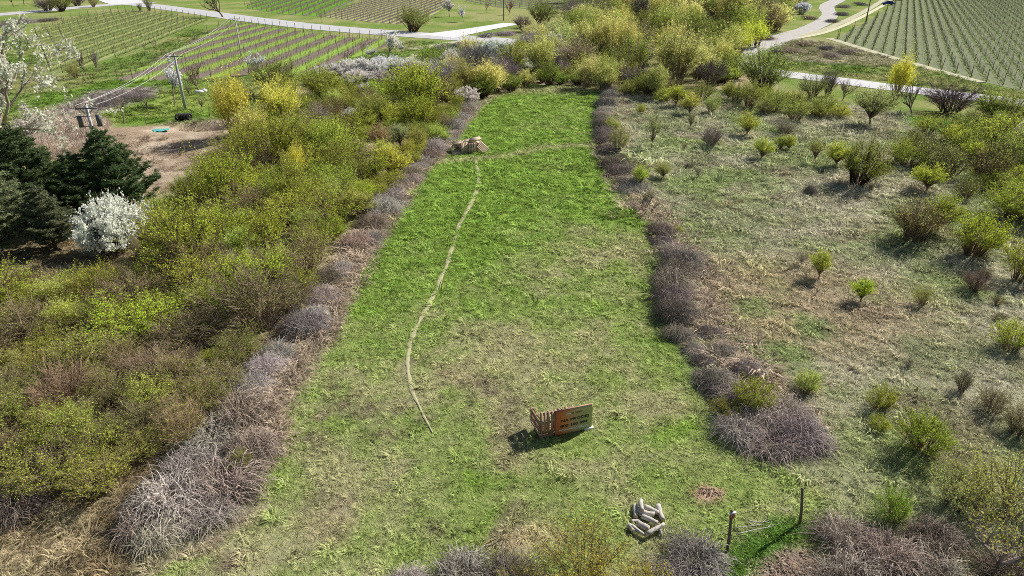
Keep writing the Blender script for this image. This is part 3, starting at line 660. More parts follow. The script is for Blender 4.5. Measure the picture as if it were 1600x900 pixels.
lib('spring', 4, lambda s: crown_shrub(800 + s, 1.2, 1.7, .35, .4, 90, 8, 11, .045, .4, .018, .45, .75, stems=24, inner=.35))
lib('blossom', 3, lambda s: crown_shrub(900 + s, 1.6, 2.4, .3, .5, 130, 11, 20, .07, .4, .028, .34, .3, stems=14, inner=.6, aspect=.9))
for b_, f_ in LIB['blossom']: f_.materials.clear(); f_.materials.append(M_blossom)
lib('mound', 6, lambda s: (cane_mound(1000 + s, n=300, fine=500, r=.011, wild=.45, straight=.3), None))
lib('brush', 4, lambda s: (cane_mound(1100 + s, 1.5, 1.1, 300, 420, .017, .6, .4), None))
lib('pine', 3, lambda s: pine(1200 + s))
lib('orchard', 4, lambda s: grow_tree(1300 + s, 4.2, 1.0, .95, 4, (5, 4, 4, 4), .085, up=.22))
lib('orchard_blossom', 3, lambda s: grow_tree(1400 + s, 4.2, 1.1, .8, 3, (5, 5, 6), .08, .14, 9, up=.35, leafmat=M_blossom))
lib('bushy_bare', 3, lambda s: grow_tree(1450 + s, 4.0, .7, .85, 4, (6, 5, 5, 4), .1, up=.3))

GREY, BROWN, PURPLE, DARKT = (.46, .405, .37), (.24, .175, .12), (.335, .30, .265), (.12, .09, .065)
BRIGHT, OLIVE, DULL, PALE, YELLOW, DEEP, STRAW = (.39, .41, .05), (.36, .41, .08), (.28, .27, .10), (.52, .52, .2), (.74, .70, .13), (.12, .17, .045), (.42, .36, .18)
WHITE, CREAM = (.86, .86, .82), (.78, .75, .66)
prng = random.Random(5)
def jit(c, k=0.13):
    v = math.exp(prng.gauss(0, k)); return tuple(min(.9, x * v * math.exp(prng.gauss(0, k * .22))) for x in c)
def plant(kind, p, wide, tall, leafc, twigc, name, label, cat, group=None, var=None, parts=('branches', 'foliage'), rz=None, dz=0.0, tilt=(0, 0)):
    """one plant standing at p: an Empty at its foot with its wood and its foliage"""
    v = LIB[kind]; b, f = v[prng.randrange(len(v)) if var is None else var]
    bb = SIZE.get(b.name)
    if bb is None:
        co = np.empty(len(b.vertices) * 3, np.float32); b.vertices.foreach_get('co', co); co = co.reshape(-1, 3)
        bb = SIZE[b.name] = (float(np.percentile(np.hypot(co[:, 0], co[:, 1]), 97)), float(np.percentile(co[:, 2], 99.5)))
    sx = wide / 2 / bb[0]; sz = tall / bb[1]
    if kind in ('dome', 'loose', 'willow', 'spring', 'small_tree', 'twiggy', 'round_tree', 'thin_tree', 'fore') and leafc[0] < .7: leafc = tuple(min(.85, c * q) for c, q in zip(leafc, (1.46, 1.60, 1.7)))
    r = ob(name, None, loc=(p[0], p[1], tz(p) + dz), rot=(tilt[0] + prng.gauss(0, .07), tilt[1] + prng.gauss(0, .07), prng.uniform(0, 6.28) if rz is None else rz), scale=(sx * prng.uniform(.86, 1.18), sx * prng.uniform(.86, 1.18), sz)); r.empty_display_size = .2
    ob(parts[0], b, r, color=jit(twigc, .1))
    if f is not None: ob(parts[1], f, r, color=jit(leafc, .1))
    return tag(r, label, cat, group)
SIZE = {}
CROWD = {}
def crowd(o, desc, zone, x, y): CROWD.setdefault((desc, zone), []).append((to_px(x, y)[0], o))
def to_px(x, y):
    zc = y * math.cos(PITCH) + CAMH * math.sin(PITCH); yc = y * math.sin(PITCH) - CAMH * math.cos(PITCH)
    return 800 + FPX * x / zc, 450 - FPX * yc / zc
def z_at(p, v):
    y = -(v - 450) / FPX; dz = y * math.cos(PITCH) - math.sin(PITCH); dy = y * math.sin(PITCH) + math.cos(PITCH)
    return CAMH + p[1] / dy * dz
def pw(v, wpx): return wpx / px_per_m(v)
# ---- brambles along both edges of the meadow
def bramble_line(rows, side, colr, n_extra, lab, group, seed):
    rng = random.Random(seed)
    C = [(W(u, v), w / px_per_m(v)) for u, v, w in rows]
    L = np.concatenate([[0], np.cumsum([np.linalg.norm(C[i + 1][0] - C[i][0]) for i in range(len(C) - 1)])])
    s = 0.0; k = -1
    while s < L[-1]:
        x = np.interp(s, L, [c[0][0] for c in C]); y = np.interp(s, L, [c[0][1] for c in C]); w = np.interp(s, L, [c[1] for c in C])
        m = max(1, round(w / 2.0))
        for q in range(m):
            off = (q - (m - 1) / 2) * w / m + rng.gauss(0, .15)
            wd = min(w / m * 1.3, 3.4) * rng.uniform(.65, 1.25)
            if rng.random() < .12: continue
            c = colr(y, rng); k += 1
            plant('mound', (x + off, y + rng.gauss(0, .3)), wd, wd * rng.uniform(.22, .44), c, c, 'bramble_bush', lab(k), 'bramble', group, parts=('canes', 'foliage'))
        s += max(.9, min(w / m, 2.6) * .62)
right_rows = [(955, 146, 26), (945, 165, 30), (940, 190, 30), (946, 228, 36), (958, 262, 38), (990, 302, 42)]
right_rows2 = [(1030, 352, 36), (1042, 385, 50), (1066, 415, 62), (1050, 452, 62), (1055, 492, 72), (1090, 532, 84), (1128, 580, 100), (1165, 622, 110), (1215, 672, 120)]
def rc(y, rng): return jit(rng.choice([PURPLE, (.37, .33, .29), (.31, .26, .215), (.45, .39, .325), (.29, .245, .225)]), .12)
bramble_line(right_rows, 1, rc, 0, lambda k: f'{ordn(k)} purplish bramble from the far end of the far right bramble strip', 'brambles on the far right edge of the meadow', 1)
bramble_line(right_rows2, 1, rc, 0, lambda k: f'{ordn(k)} purplish grey bramble from the far end of the near right bramble strip', 'brambles on the near right edge of the meadow', 2)
left_rows = [(735, 168, 26), (706, 203, 34), (672, 242, 32), (642, 276, 38), (618, 302, 38), (592, 338, 46), (568, 378, 42), (542, 410, 44), (516, 446, 46), (494, 492, 54), (470, 530, 64), (430, 566, 74), (392, 612, 84)]
def lc(y, rng): return jit(rng.choice([GREY, (.43, .385, .34), (.35, .29, .23), (.52, .48, .44)]), .12)
bramble_line(left_rows, -1, lc, 0, lambda k: f'{ordn(k)} grey bramble from the far end of the bramble strip left of the meadow', 'brambles on the left edge of the meadow', 3)
for i, (u, v, w, k) in enumerate([(372, 655, 130, .46), (335, 690, 150, .5), (392, 715, 120, .42), (300, 735, 150, .5), (345, 765, 150, .45), (270, 790, 150, .5), (225, 820, 120, .45), (320, 815, 110, .4), (385, 770, 80, .35), (250, 845, 100, .4)]):
    m = pw(v, w) * prng.uniform(.8, 1.1); plant('brush', W(u, v), m, m * k * prng.uniform(.5, .85), GREY, jit((.52, .46, .40) if i % 2 else (.40, .33, .27), .1), 'brush_heap', f'{ordn(i)} of ten grey dry branch heaps running down to the near left corner', 'brush heap', 'dry branch heaps at the near left corner', parts=('canes', 'foliage'))

for i, (u, v, w, k) in enumerate([(1112, 600, 88, .3), (1148, 628, 100, .3), (1195, 655, 100, .32), (1150, 682, 110, .3), (1205, 700, 120, .3), (1252, 686, 105, .3), (1240, 655, 80, .3)]):
    m = pw(v, w); c = jit((.50, .425, .39) if i % 2 else (.42, .35, .32), .1); plant('brush', W(u, v), m, m * k * prng.uniform(.6, 1.05), c, c, 'bramble_bush', f'{ordn(i)} of seven low tangled bramble mounds at the near end of the right strip', 'bramble', 'low bramble mounds at the near end of the right strip', parts=('canes', 'foliage'))

# ---- foreground growth
for i, (u, v, w, k, c, lb) in enumerate([
        (1085, 885, 125, .3, GREY, 'grey bramble tangle in front of the leaning gate post'), (1050, 925, 130, .3, GREY, 'grey bramble tangle at the bottom edge below the logs'),
        (1320, 850, 120, .3, (.44, .375, .315), 'brown bramble tangle right of the taller post'), (1385, 880, 140, .32, (.46, .39, .33), 'brown bramble tangle under the vivid green bush'),
        (1455, 850, 120, .3, (.38, .31, .25), 'dark brown bramble tangle left of the bare tree'), (1330, 920, 150, .3, (.50, .43, .36), 'pale brown bramble tangle at the bottom edge by bare soil'),
        (1460, 920, 150, .3, (.44, .37, .31), 'brown bramble tangle at the bottom edge below the bare tree'), (1570, 910, 140, .3, (.34, .28, .22), 'dark bramble tangle in the bottom right corner'),
        (720, 905, 120, .3, GREY, 'low grey bramble at the bottom edge left of yellow bush'), (640, 915, 90, .25, GREY, 'small grey bramble at the bottom edge below the footpath'), (800, 915, 120, .35, (.30, .25, .22), 'brown bramble at the foot of the yellow flowering bush'),
        (30, 800, 110, .4, (.30, .24, .2), 'brown bramble at the left edge beside bare ground'), (95, 740, 120, .45, (.28, .22, .18), 'brown bramble in the shade of the left thicket')]):
    m = pw(v, w); plant('brush', W(u, v), m, m * k, c, c, 'bramble_bush', lb, 'bramble', parts=('canes', 'foliage'))
LIB['fore'] = [crown_shrub(2000 + s, 1.5, 2.0, .35, .5, 80, 11, 7, .04, .6, .018, .42, .3, stems=8, inner=.35, twig_r=.005) for s in range(2)]
LIB['fore_bare'] = [grow_tree(2100 + s, 2.9, .4, 1.0, 4, (6, 5, 4, 4), .05, .05, 1, up=.28, twig_r=.004) for s in range(2)]
for (kind, u, v, w, k, lc_, tc_, nm, lb) in [
        ('fore', 912, 925, 190, .62, (.46, .38, .07), (.2, .15, .11), 'yellow_bush', 'yellow budding bush at the bottom edge left of the logs'),
        ('fore', 1000, 935, 110, .5, (.50, .42, .06), (.2, .15, .11), 'yellow_bush', 'low yellow budding bush right below the log pile'),
        ('fore', 830, 940, 110, .5, (.42, .36, .08), (.2, .15, .11), 'yellow_bush', 'smaller yellow budding bush at the bottom edge beside brown bramble'),
        ('fore_bare', 1545, 890, 230, .62, (.45, .42, .10), (.33, .28, .25), 'bare_tree', 'spreading bare tree with pale limbs in the bottom right corner'),
        ('fore', 1560, 800, 170, .5, (.42, .42, .09), (.24, .18, .14), 'budding_bush', 'thin yellow green budding bush behind the bare corner tree'),
        ('fore', 1490, 790, 130, .5, (.36, .38, .10), (.26, .2, .16), 'budding_bush', 'thin olive budding bush left behind the bare corner tree'),
        ('spring', 1395, 815, 66, .95, (.22, .33, .04), (.17, .12, .07), 'green_bush', 'vivid green upright bush above the brown brambles'),
        ('spring', 1440, 708, 82, .85, (.36, .43, .05), (.22, .17, .09), 'green_bush', 'broad yellow green bush in the rough field right of the brambles'),
        ('spring', 1376, 640, 52, .8, BRIGHT, BROWN, 'green_bush', 'small bright bush above the broad yellow green one'),
        ('spring', 1372, 672, 34, .7, BRIGHT, BROWN, 'green_bush', 'tiny bright bush touching the broad yellow green one'),
        ('spring', 1256, 612, 42, .95, OLIVE, BROWN, 'green_bush', 'small olive bush standing right of the bramble strip'),
        ('spring', 1170, 640, 70, .85, BRIGHT, BROWN, 'green_bush', 'bright green bush growing out of the right bramble strip'),
        ('spring', 1135, 650, 50, .6, (.36, .33, .06), BROWN, 'green_bush', 'dull olive bush left of the bright one in brambles'),
        ('spring', 1578, 548, 58, .85, BRIGHT, BROWN, 'green_bush', 'bright green bush at the right edge of the rough field'),
        ('twiggy', 1548, 645, 60, .7, DULL, (.27, .2, .15), 'thorn_bush', 'brown twiggy bush near the right edge of the rough field'),
        ('twiggy', 1590, 680, 60, .8, DULL, (.27, .2, .15), 'thorn_bush', 'brown green twiggy bush cut by the right edge'),
        ('twiggy', 1500, 615, 36, 1.2, (.2, .2, .08), (.22, .18, .15), 'thorn_bush', 'thin dark upright weeds left of the brown twiggy bush'),
        ('spring', 378, 738, 50, .8, (.30, .30, .05), BROWN, 'green_bush', 'small olive bush inside the grey heap of branches')]:
    m = pw(v, w); plant(kind, W(u, v), m, m * k, lc_, tc_, nm, lb, 'bush' if 'tree' not in nm else 'tree', parts=('branches', 'foliage'))

# ---- trees and bushes standing singly in the rough field
FIELD = [  # kind, u, v (foot), width px, height/width, leaf, wood, name, label
    ('round_tree', 1357, 196, 66, .92, (.44, .45, .16), (.15, .12, .09), 'round_tree', 'round pale green tree with dark forked trunk near the white lane'),
    ('thin_tree', 1017, 236, 34, 1.7, (.36, .38, .12), (.22, .18, .13), 'young_tree', 'slender vase shaped young tree right of the far meadow edge'),
    ('small_tree', 1076, 182, 38, .95, (.44, .40, .08), (.22, .15, .14), 'small_tree', 'small tree with yellow top and reddish twigs'),
    ('thin_tree', 1076, 204, 16, 2.0, DULL, (.2, .15, .12), 'young_tree', 'thin leaning sapling below the yellow topped tree'),
    ('small_tree', 1055, 168, 36, .95, BRIGHT, BROWN, 'small_tree', 'bright green small tree left of the yellow topped tree'),
    ('spring', 1002, 180, 14, 1.4, BRIGHT, BROWN, 'green_bush', 'tiny bright sapling in dry grass beside the far brambles'),
    ('small_tree', 1167, 212, 40, .95, BRIGHT, BROWN, 'small_tree', 'bright green round tree in the middle of the far dry grass'),
    ('small_tree', 1188, 250, 36, 1.05, (.37, .40, .05), BROWN, 'small_tree', 'bright green round tree nearest the viewer of the two alike'),
    ('small_tree', 1233, 236, 28, 1.0, BRIGHT, BROWN, 'small_tree', 'small bright green tree with a dull one at its left'),
    ('small_tree', 1217, 237, 24, 1.1, OLIVE, BROWN, 'small_tree', 'small dull olive tree touching a bright one'),
    ('thin_tree', 1274, 260, 28, 1.7, (.38, .42, .07), BROWN, 'young_tree', 'tall narrow olive bush left of the big dark dome'),
    ('small_tree', 1000, 290, 34, 1.05, (.38, .42, .06), (.24, .19, .15), 'small_tree', 'bright small tree beside the purple end of the far brambles'),
    ('small_tree', 1037, 280, 32, .9, (.33, .34, .09), (.24, .19, .17), 'small_tree', 'thin olive small tree right of the bright one by brambles'),
    ('thin_tree', 1088, 281, 16, 1.5, DULL, GREY, 'young_tree', 'faint little sapling standing alone in the dry grass'),
    ('bare', 1111, 231, 34, 1.0, DULL, (.23, .19, .17), 'bare_bush', 'bare brown bush in the far dry grass'),
    ('twiggy', 1228, 210, 42, .6, DULL, (.28, .23, .22), 'bare_bush', 'bare greyish bush between two bright small trees'),
    ('dome', 1338, 290, 92, .78, (.25, .27, .05), (.09, .065, .05), 'dome_bush', 'big dark olive dome shaped bush with a bright left shoulder'),
    ('small_tree', 1305, 262, 44, .95, BRIGHT, BROWN, 'small_tree', 'bright green bush on the left shoulder of the dark dome'),
    ('mound', 1265, 304, 22, .9, PURPLE, PURPLE, 'twig_bush', 'small round purple twig bush left of the dark dome'),
    ('small_tree', 1280, 436, 44, 1.15, (.38, .40, .05), BROWN, 'small_tree', 'bright yellow green bush standing alone in mid field'),
    ('thin_tree', 1251, 416, 22, 1.3, DULL, GREY, 'young_tree', 'thin dull sapling left of the lone bright bush'),
    ('small_tree', 1345, 472, 40, 1.05, (.34, .38, .04), (.13, .1, .07), 'small_tree', 'dark green bush right below the lone bright bush'),
    ('loose', 1440, 478, 38, 1.0, (.34, .34, .06), BROWN, 'loose_bush', 'loose olive bush between dark green bush and right edge'),
    ('twiggy', 1428, 378, 92, .8, (.30, .26, .07), (.22, .15, .11), 'thorn_bush', 'wide brownish thorn bush left of the bright thicket on the right'),
    ('small_tree', 1462, 362, 60, 1.1, (.38, .42, .05), BROWN, 'small_tree', 'bright olive tree rising behind the brownish thorn bush'),
    ('dome', 1518, 400, 100, .72, (.40, .43, .04), BROWN, 'leafy_bush', 'large bright yellow green bush in the right thicket'),
    ('dome', 1585, 345, 90, .7, (.36, .40, .05), BROWN, 'leafy_bush', 'bright olive bush at the right edge beside the large one'),
    ('loose', 1590, 440, 70, 1.0, (.42, .45, .04), BROWN, 'leafy_bush', 'bright loose bush at the right edge below the thicket'),
    ('bare', 1520, 455, 50, .7, DULL, (.26, .19, .15), 'bare_bush', 'brown bare bush below the large bright bush'),
    ('small_tree', 1445, 300, 56, .8, BRIGHT, BROWN, 'small_tree', 'bright yellow green bush right of the dark dome'),
    ('twiggy', 1480, 280, 60, .9, OLIVE, (.18, .13, .11), 'thorn_bush', 'brown olive bush right of the bright one by the dome'),
    ('loose', 1405, 255, 58, .75, BRIGHT, BROWN, 'leafy_bush', 'bright leafy bush behind the dark dome'),
    ('twiggy', 1455, 262, 70, .75, OLIVE, (.2, .15, .12), 'thorn_bush', 'olive brown thorn bush behind the dark dome to its right'),
    ('twiggy', 1545, 290, 80, .9, (.28, .27, .06), (.17, .12, .1), 'thorn_bush', 'dark brown olive bush near the right edge in the far thicket'),
    ('loose', 1590, 265, 70, .9, OLIVE, BROWN, 'leafy_bush', 'olive bush cut by the right edge in the far thicket'),
    ('dome', 1495, 222, 78, .6, (.28, .33, .07), (.15, .11, .1), 'leafy_bush', 'grey green dome bush beside the lush grass patch'),
    ('loose', 1555, 238, 84, .75, (.38, .41, .06), BROWN, 'leafy_bush', 'yellow green bush right of the grey green dome'),
    ('loose', 1505, 245, 66, .7, (.36, .40, .05), BROWN, 'leafy_bush', 'yellow green bush in front of the grey green dome'),
    ('twiggy', 1425, 235, 40, .9, OLIVE, BROWN, 'thorn_bush', 'small olive thorn bush left of the lush grass patch'),
    ('dome', 1545, 186, 46, .95, (.26, .29, .06), DARKT, 'leafy_bush', 'dark olive bush just below the white lane near the right edge'),
    ('dome', 1578, 192, 56, .8, (.33, .36, .08), BROWN, 'leafy_bush', 'lighter olive bush below the white lane at the right edge'),
    ('bushy_bare', 1424, 180, 50, 1.0, DULL, (.24, .17, .18), 'bare_tree', 'purplish bare tree right of the yellow poplar'),
    ('bare', 1482, 176, 82, .55, DULL, (.20, .145, .15), 'bare_bush', 'wide dark purplish bush in front of the white lane'),
    ('willow', 1397, 158, 36, 2.0, (.62, .55, .07), (.30, .24, .12), 'yellow_tree', 'tall yellow tree rising across the white lane'),
    ('loose', 1270, 156, 42, .95, (.24, .27, .08), (.17, .13, .11), 'leafy_bush', 'grey olive bush just below the white lane'),
    ('bushy_bare', 1315, 160, 36, 1.1, DULL, (.22, .17, .15), 'bare_tree', 'small bare tree left of the yellow tree at the lane'),
    ('bare', 1293, 150, 26, 1.6, DULL, (.24, .19, .17), 'bare_bush', 'thin bare bush between grey olive bush and bare tree'),
    ('loose', 1284, 182, 40, .95, OLIVE, BROWN, 'leafy_bush', 'olive upright bush below the grey olive one at the lane'),
    ('spring', 1310, 186, 34, .8, BRIGHT, BROWN, 'green_bush', 'low bright bush left of the round pale tree'),
    ('dome', 1190, 142, 96, .66, (.27, .30, .08), (.12, .09, .08), 'dome_bush', 'large dark olive dome bush hiding the end of the white lane'),
    ('loose', 1170, 170, 50, .95, (.36, .38, .07), BROWN, 'leafy_bush', 'yellowish bush in front of the dome at the lane end'),
    ('loose', 1208, 178, 44, .9, OLIVE, BROWN, 'leafy_bush', 'olive bush right of the yellowish bush below the dome'),
    ('twiggy', 1245, 178, 44, .8, OLIVE, BROWN, 'thorn_bush', 'olive thorn bush in the row below the white lane'),
    ('spring', 1170, 205, 12, 1.8, WHITE, GREY, 'blossom_sapling', 'thin white blossoming sapling behind a bright round tree'),
    ('spring', 1595, 215, 30, .9, WHITE, GREY, 'blossom_bush', 'small white blossoming bush at the right edge'),
    ('loose', 965, 240, 34, 1.5, (.33, .35, .08), (.25, .19, .15), 'leafy_bush', 'olive tall bush growing out of the far right brambles'),
    ('loose', 958, 210, 24, 1.2, (.38, .42, .06), BROWN, 'leafy_bush', 'small bright bush growing in the far right brambles'),
    ('twiggy', 1015, 318, 24, .9, DULL, (.25, .19, .16), 'thorn_bush', 'small brown bush in the gap of the right bramble strip'),
    ('loose', 1058, 368, 20, .9, BRIGHT, BROWN, 'leafy_bush', 'tiny bright bush on the right bramble strip'),
]
for (kind, u, v, w, k, lc_, tc_, nm, lb) in FIELD:
    m = pw(v, w); plant(kind, W(u, v), m, m * k, lc_, tc_, nm, lb, 'tree' if 'tree' in nm or 'sapling' in nm else 'bush', parts=('canes' if kind == 'mound' else 'branches', 'foliage'))
for i in range(26):   # low dead weeds and seedlings of the rough field
    y = prng.uniform(22, 85); x = prng.uniform(10 + y * .08, 8 + y * .72)
    plant('twiggy', (x, y), prng.uniform(.5, 1.2), prng.uniform(.4, .9), DULL, prng.choice([BROWN, GREY, (.25, .2, .19)]), 'weed_tuft', 'low brown twiggy weed tuft in the rough field', 'weed', 'weed tufts scattered over the rough field'); crowd(COL.objects[-3], 'low brown weed tuft', 'in the rough field', x, y)

# ---- named trees on the left
for i, (u, v, w, top, lb) in enumerate([(62, 345, 104, 208, 'dark pointed pine left of the right hand pine'), (197, 336, 100, 206, 'dark pine tree standing right of the others behind the white bush'),
        (2, 395, 120, 250, 'greyish dark pine cut by the left edge'), (132, 356, 84, 250, 'dark low pine between the two tall pines'), (88, 392, 80, 300, 'grey green low pine in front of the left pines')]):
    m = pw(v, w); plant('pine', W(u, v), m, z_at(W(u, v), top), (.13, .18, .075) if i not in (2, 4) else (.20, .225, .13), (.12, .09, .07), 'pine_tree', lb, 'pine tree', parts=('branches', 'needles'), var=i % 3)
m = pw(405, 108); plant('blossom', W(182, 402), m, m * .82, (.9, .9, .8), (.25, .2, .16), 'blossom_bush', 'round white blossoming bush in front of the pines', 'bush', var=0)
plant('blossom', W(288, 440), 1.3, 1.2, WHITE, GREY, 'blossom_bush', 'tiny white blossoming bush in the left thicket below the round one', 'bush', var=1)
LIB['big'] = [grow_tree(2301, 11.5, 2.0, .8, 5, (6, 4, 4, 4, 4), .26, .16, 7, lean=(.15, 0), up=.14, ratio=.68, leafmat=M_blossom, droop=.05, first=.95, twig_r=.014)]
r = plant('big', W(-8, 262), 19, 14.0, (.70, .78, .58), (.38, .33, .28), 'blossom_tree', 'tall pale blossoming tree reaching in from the left edge', 'tree', rz=0.4)
p_ = W(60, 245); plant('orchard_blossom', p_, 6.5, 5.5, (.60, .56, .52), (.36, .31, .30), 'blossom_tree', 'greyish pink blossoming small tree under the tall pale one', 'tree')

# ---- willows and single plants of note in the left thicket
NOTE = [
    ('willow', 372, 215, 72, 1.45, YELLOW, (.34, .27, .13), 'yellow_willow', 'tall yellow willow beside the dug pit'),
    ('willow', 395, 235, 60, 1.2, (.50, .46, .12), (.34, .28, .16), 'yellow_willow', 'dull yellow willow in front of the tall one by the pit'),
    ('willow', 440, 205, 66, 1.25, (.60, .56, .09), (.32, .26, .13), 'yellow_willow', 'yellow green willow right of the tallest yellow willow'),
    ('willow', 466, 290, 34, 2.0, (.74, .68, .10), (.34, .28, .13), 'yellow_willow', 'narrow bright yellow willow in the middle of the left thicket'),
    ('dome', 432, 150, 76, .72, (.24, .25, .06), DARKT, 'dome_bush', 'dark olive dome bush behind the yellow willows'),
    ('dome', 505, 160, 70, .8, (.34, .37, .05), BROWN, 'dome_bush', 'bright olive dome bush left of the white blossom thicket'),
    ('small_tree', 592, 240, 36, 1.35, (.36, .24, .12), (.28, .19, .15), 'russet_tree', 'small russet tree near the pallet heap'),
    ('small_tree', 626, 232, 36, 1.1, (.40, .40, .18), (.24, .19, .14), 'small_tree', 'grey green small tree between the russet tree and the pallets'),
    ('dome', 650, 180, 92, .9, (.37, .40, .05), (.14, .1, .07), 'dome_bush', 'large olive dome bush left of the pallet heap'),
    ('dome', 520, 262, 78, .95, (.37, .42, .06), DARKT, 'dome_bush', 'rounded yellow green bush left of the russet tree'),
    ('dome', 430, 265, 110, .75, (.35, .36, .04), (.17, .12, .08), 'dome_bush', 'wide olive dome bush in the middle of the left thicket'),
    ('dome', 360, 330, 120, .8, (.34, .36, .04), (.17, .12, .08), 'dome_bush', 'wide olive bush right of the pines and white bush'),
    ('dome', 300, 415, 140, .8, (.33, .35, .05), (.17, .12, .08), 'dome_bush', 'big olive bush right of the round white blossoming bush'),
    ('bare', 505, 215, 58, .9, DULL, (.32, .27, .24), 'bare_bush', 'greyish bare bush behind the willows'),
    ('blossom', 548, 192, 28, .8, CREAM, GREY, 'blossom_bush', 'small cream blossoming bush among the left thicket willows'),
    ('blossom', 730, 168, 36, .8, CREAM, (.3, .24, .22), 'blossom_bush', 'cream blossoming bush at the left edge of the far meadow'),
]
for (kind, u, v, w, k, lc_, tc_, nm, lb) in NOTE:
    m = pw(v, w); plant(kind, W(u, v), m, m * k, lc_, tc_, nm, lb, 'tree' if 'tree' in nm or 'willow' in nm else 'bush')
for i, (u, v, w) in enumerate([(520, 130, 46), (548, 126, 50), (575, 128, 54), (600, 124, 52), (622, 126, 52), (648, 130, 54), (672, 136, 46), (560, 142, 48), (592, 145, 52), (620, 148, 46), (580, 158, 40), (640, 142, 44)]):
    m = pw(v, w); plant('blossom', W(u, v), m, m * .62, (.82, .79, .74), (.25, .2, .18), 'blackthorn_bush', 'white blossoming bush in the drift', 'bush', 'white blossom drift behind the left thicket'); crowd(bpy.data.objects[-1] if 0 else COL.objects[-3], 'white blossoming bush', 'in the blossom drift behind the thicket', *W(u, v))

# ---- fill of the left thicket and of the belt at the far end
placed = []
def fill(P, n, rad, kinds, zone, seed, inset=0.6):
    rng = random.Random(seed); lo = P.min(0); hi = P.max(0); tries = 0; k = 0
    while k < n and tries < n * 60:
        tries += 1
        x = rng.uniform(lo[0], hi[0]); y = rng.uniform(lo[1], hi[1])
        if abs(x) > 5 + y * .83: continue
        if poly_sd(np.array([x]), np.array([y]), P)[0] < inset: continue
        wd = rng.uniform(*rad); u_, v_ = to_px(x, y)
        if 95 < u_ < 270 and 395 < v_ < 452: continue      # keeps the round white bush in the open
        if 560 < u_ < 645 and 225 < v_ < 262: continue     # and the russet tree on its patch of lawn
        if any((x - a) ** 2 + (y - b) ** 2 < (.36 * (wd + c)) ** 2 for a, b, c in placed): continue
        placed.append((x, y, wd)); k += 1
        kind, lc_, tc_, hk, nm, desc = rng.choices([q[1:] for q in kinds], [q[0] for q in kinds])[0]
        z = zone(x, y)
        crowd(plant(kind, (x, y), wd * 1.18, wd * hk * 1.12 * rng.uniform(.62, 1.4), jit(lc_, .2), jit(tc_, .15), nm, f'{desc} {z}', 'tree' if 'tree' in nm or 'willow' in nm else 'bush', f'{desc}s {z}'), desc, z, x, y)
def zone_left(x, y):
    u, v = to_px(x, y)
    if v < 200: return 'beside the far meadow'
    if v < 300: return 'between willows and pallet heap' if u > 420 else 'right behind the pines'
    if v < 420: return 'right of the pines' if u > 230 else 'below the pines'
    if v < 560: return 'below the round white bush' if u < 300 else 'beside the left brambles'
    return 'in the near left thicket'
THK = [(4, 'dome', (.36, .40, .05), (.18, .125, .08), .68, 'leafy_shrub', 'yellow green leafy shrub'), (4, 'loose', (.36, .39, .05), (.19, .14, .09), .7, 'loose_shrub', 'loose olive shrub'),
       (1.2, 'willow', (.36, .37, .09), (.28, .22, .13), .8, 'willow_shrub', 'yellowish willow shrub'), (2.4, 'twiggy', (.30, .28, .07), (.27, .20, .14), .66, 'thorn_shrub', 'brown twiggy shrub'), (.35, 'bare', DULL, (.30, .23, .17), .6, 'bare_shrub', 'leafless brown shrub')]
THKN = [(4.5, 'loose', (.34, .34, .065), (.24, .18, .12), .66, 'loose_shrub', 'loose olive shrub'), (4, 'twiggy', (.33, .32, .07), (.32, .25, .175), .66, 'thorn_shrub', 'brown twiggy shrub'),
        (1, 'dome', (.32, .33, .05), (.2, .15, .1), .62, 'leafy_shrub', 'yellow green leafy shrub'), (.9, 'bare', DULL, (.32, .24, .16), .55, 'bare_shrub', 'leafless brown shrub')]
P_T1 = WP([(-60, 470), (120, 430), (275, 325), (350, 262), (375, 212), (500, 150), (640, 135), (735, 160), (690, 225), (610, 300), (560, 370), (510, 430), (470, 490), (420, 545), (-80, 560)])
P_T2 = WP([(-120, 560), (420, 545), (380, 600), (335, 660), (285, 705), (195, 772), (105, 792), (-60, 795)])
fill(P_T1, 240, (2.0, 5.2), THK, zone_left, 11)
fill(P_T2, 165, (2.0, 3.4), THKN, zone_left, 12, .3)
for i in range(30):
    u = prng.uniform(190, 420); v = prng.uniform(395, 470)
    plant('twiggy', W(u, v), .9, 1.9, STRAW, (.46, .38, .27), 'dry_stalk', 'tall pale dry stalks in the left thicket below the white bush', 'stalks', 'dry stalks in the left thicket'); crowd(COL.objects[-3], 'clump of tall pale dry stalks', 'in the left thicket', *W(u, v))

def zone_belt(x, y):
    u, v = to_px(x, y)
    if v > 110: return 'at the foot of the far belt' if u < 960 else 'behind the rough field'
    if u < 880: return 'in the left far belt'
    if u < 1060: return 'in the middle far belt'
    return 'in the belt by the gravel track'
BELT = [(4, 'willow', (.50, .47, .14), (.30, .25, .16), 1.2, 'willow', 'yellow green willow'), (3, 'loose', (.36, .39, .07), (.19, .15, .11), .9, 'leafy_tree', 'olive leafy tree'), (2.5, 'dome', (.30, .34, .06), DARKT, .85, 'leafy_shrub', 'dense olive shrub'),
        (1.4, 'bare', DULL, (.27, .23, .22), .95, 'bare_tree', 'grey leafless tree'), (1.0, 'twiggy', (.30, .27, .1), (.26, .2, .16), .85, 'thorn_shrub', 'brown twiggy shrub')]
BELTL = [(3, 'bare', (.5, .48, .4), (.38, .345, .34), .8, 'bare_shrub', 'pale grey leafless shrub'), (2, 'blossom', (.62, .60, .52), (.34, .3, .28), .7, 'blossom_shrub', 'greyish white blossoming shrub'),
         (3, 'willow', (.50, .48, .17), (.3, .25, .16), .95, 'willow', 'yellow green willow'), (3, 'dome', (.34, .37, .06), DARKT, .75, 'leafy_shrub', 'dense olive shrub')]
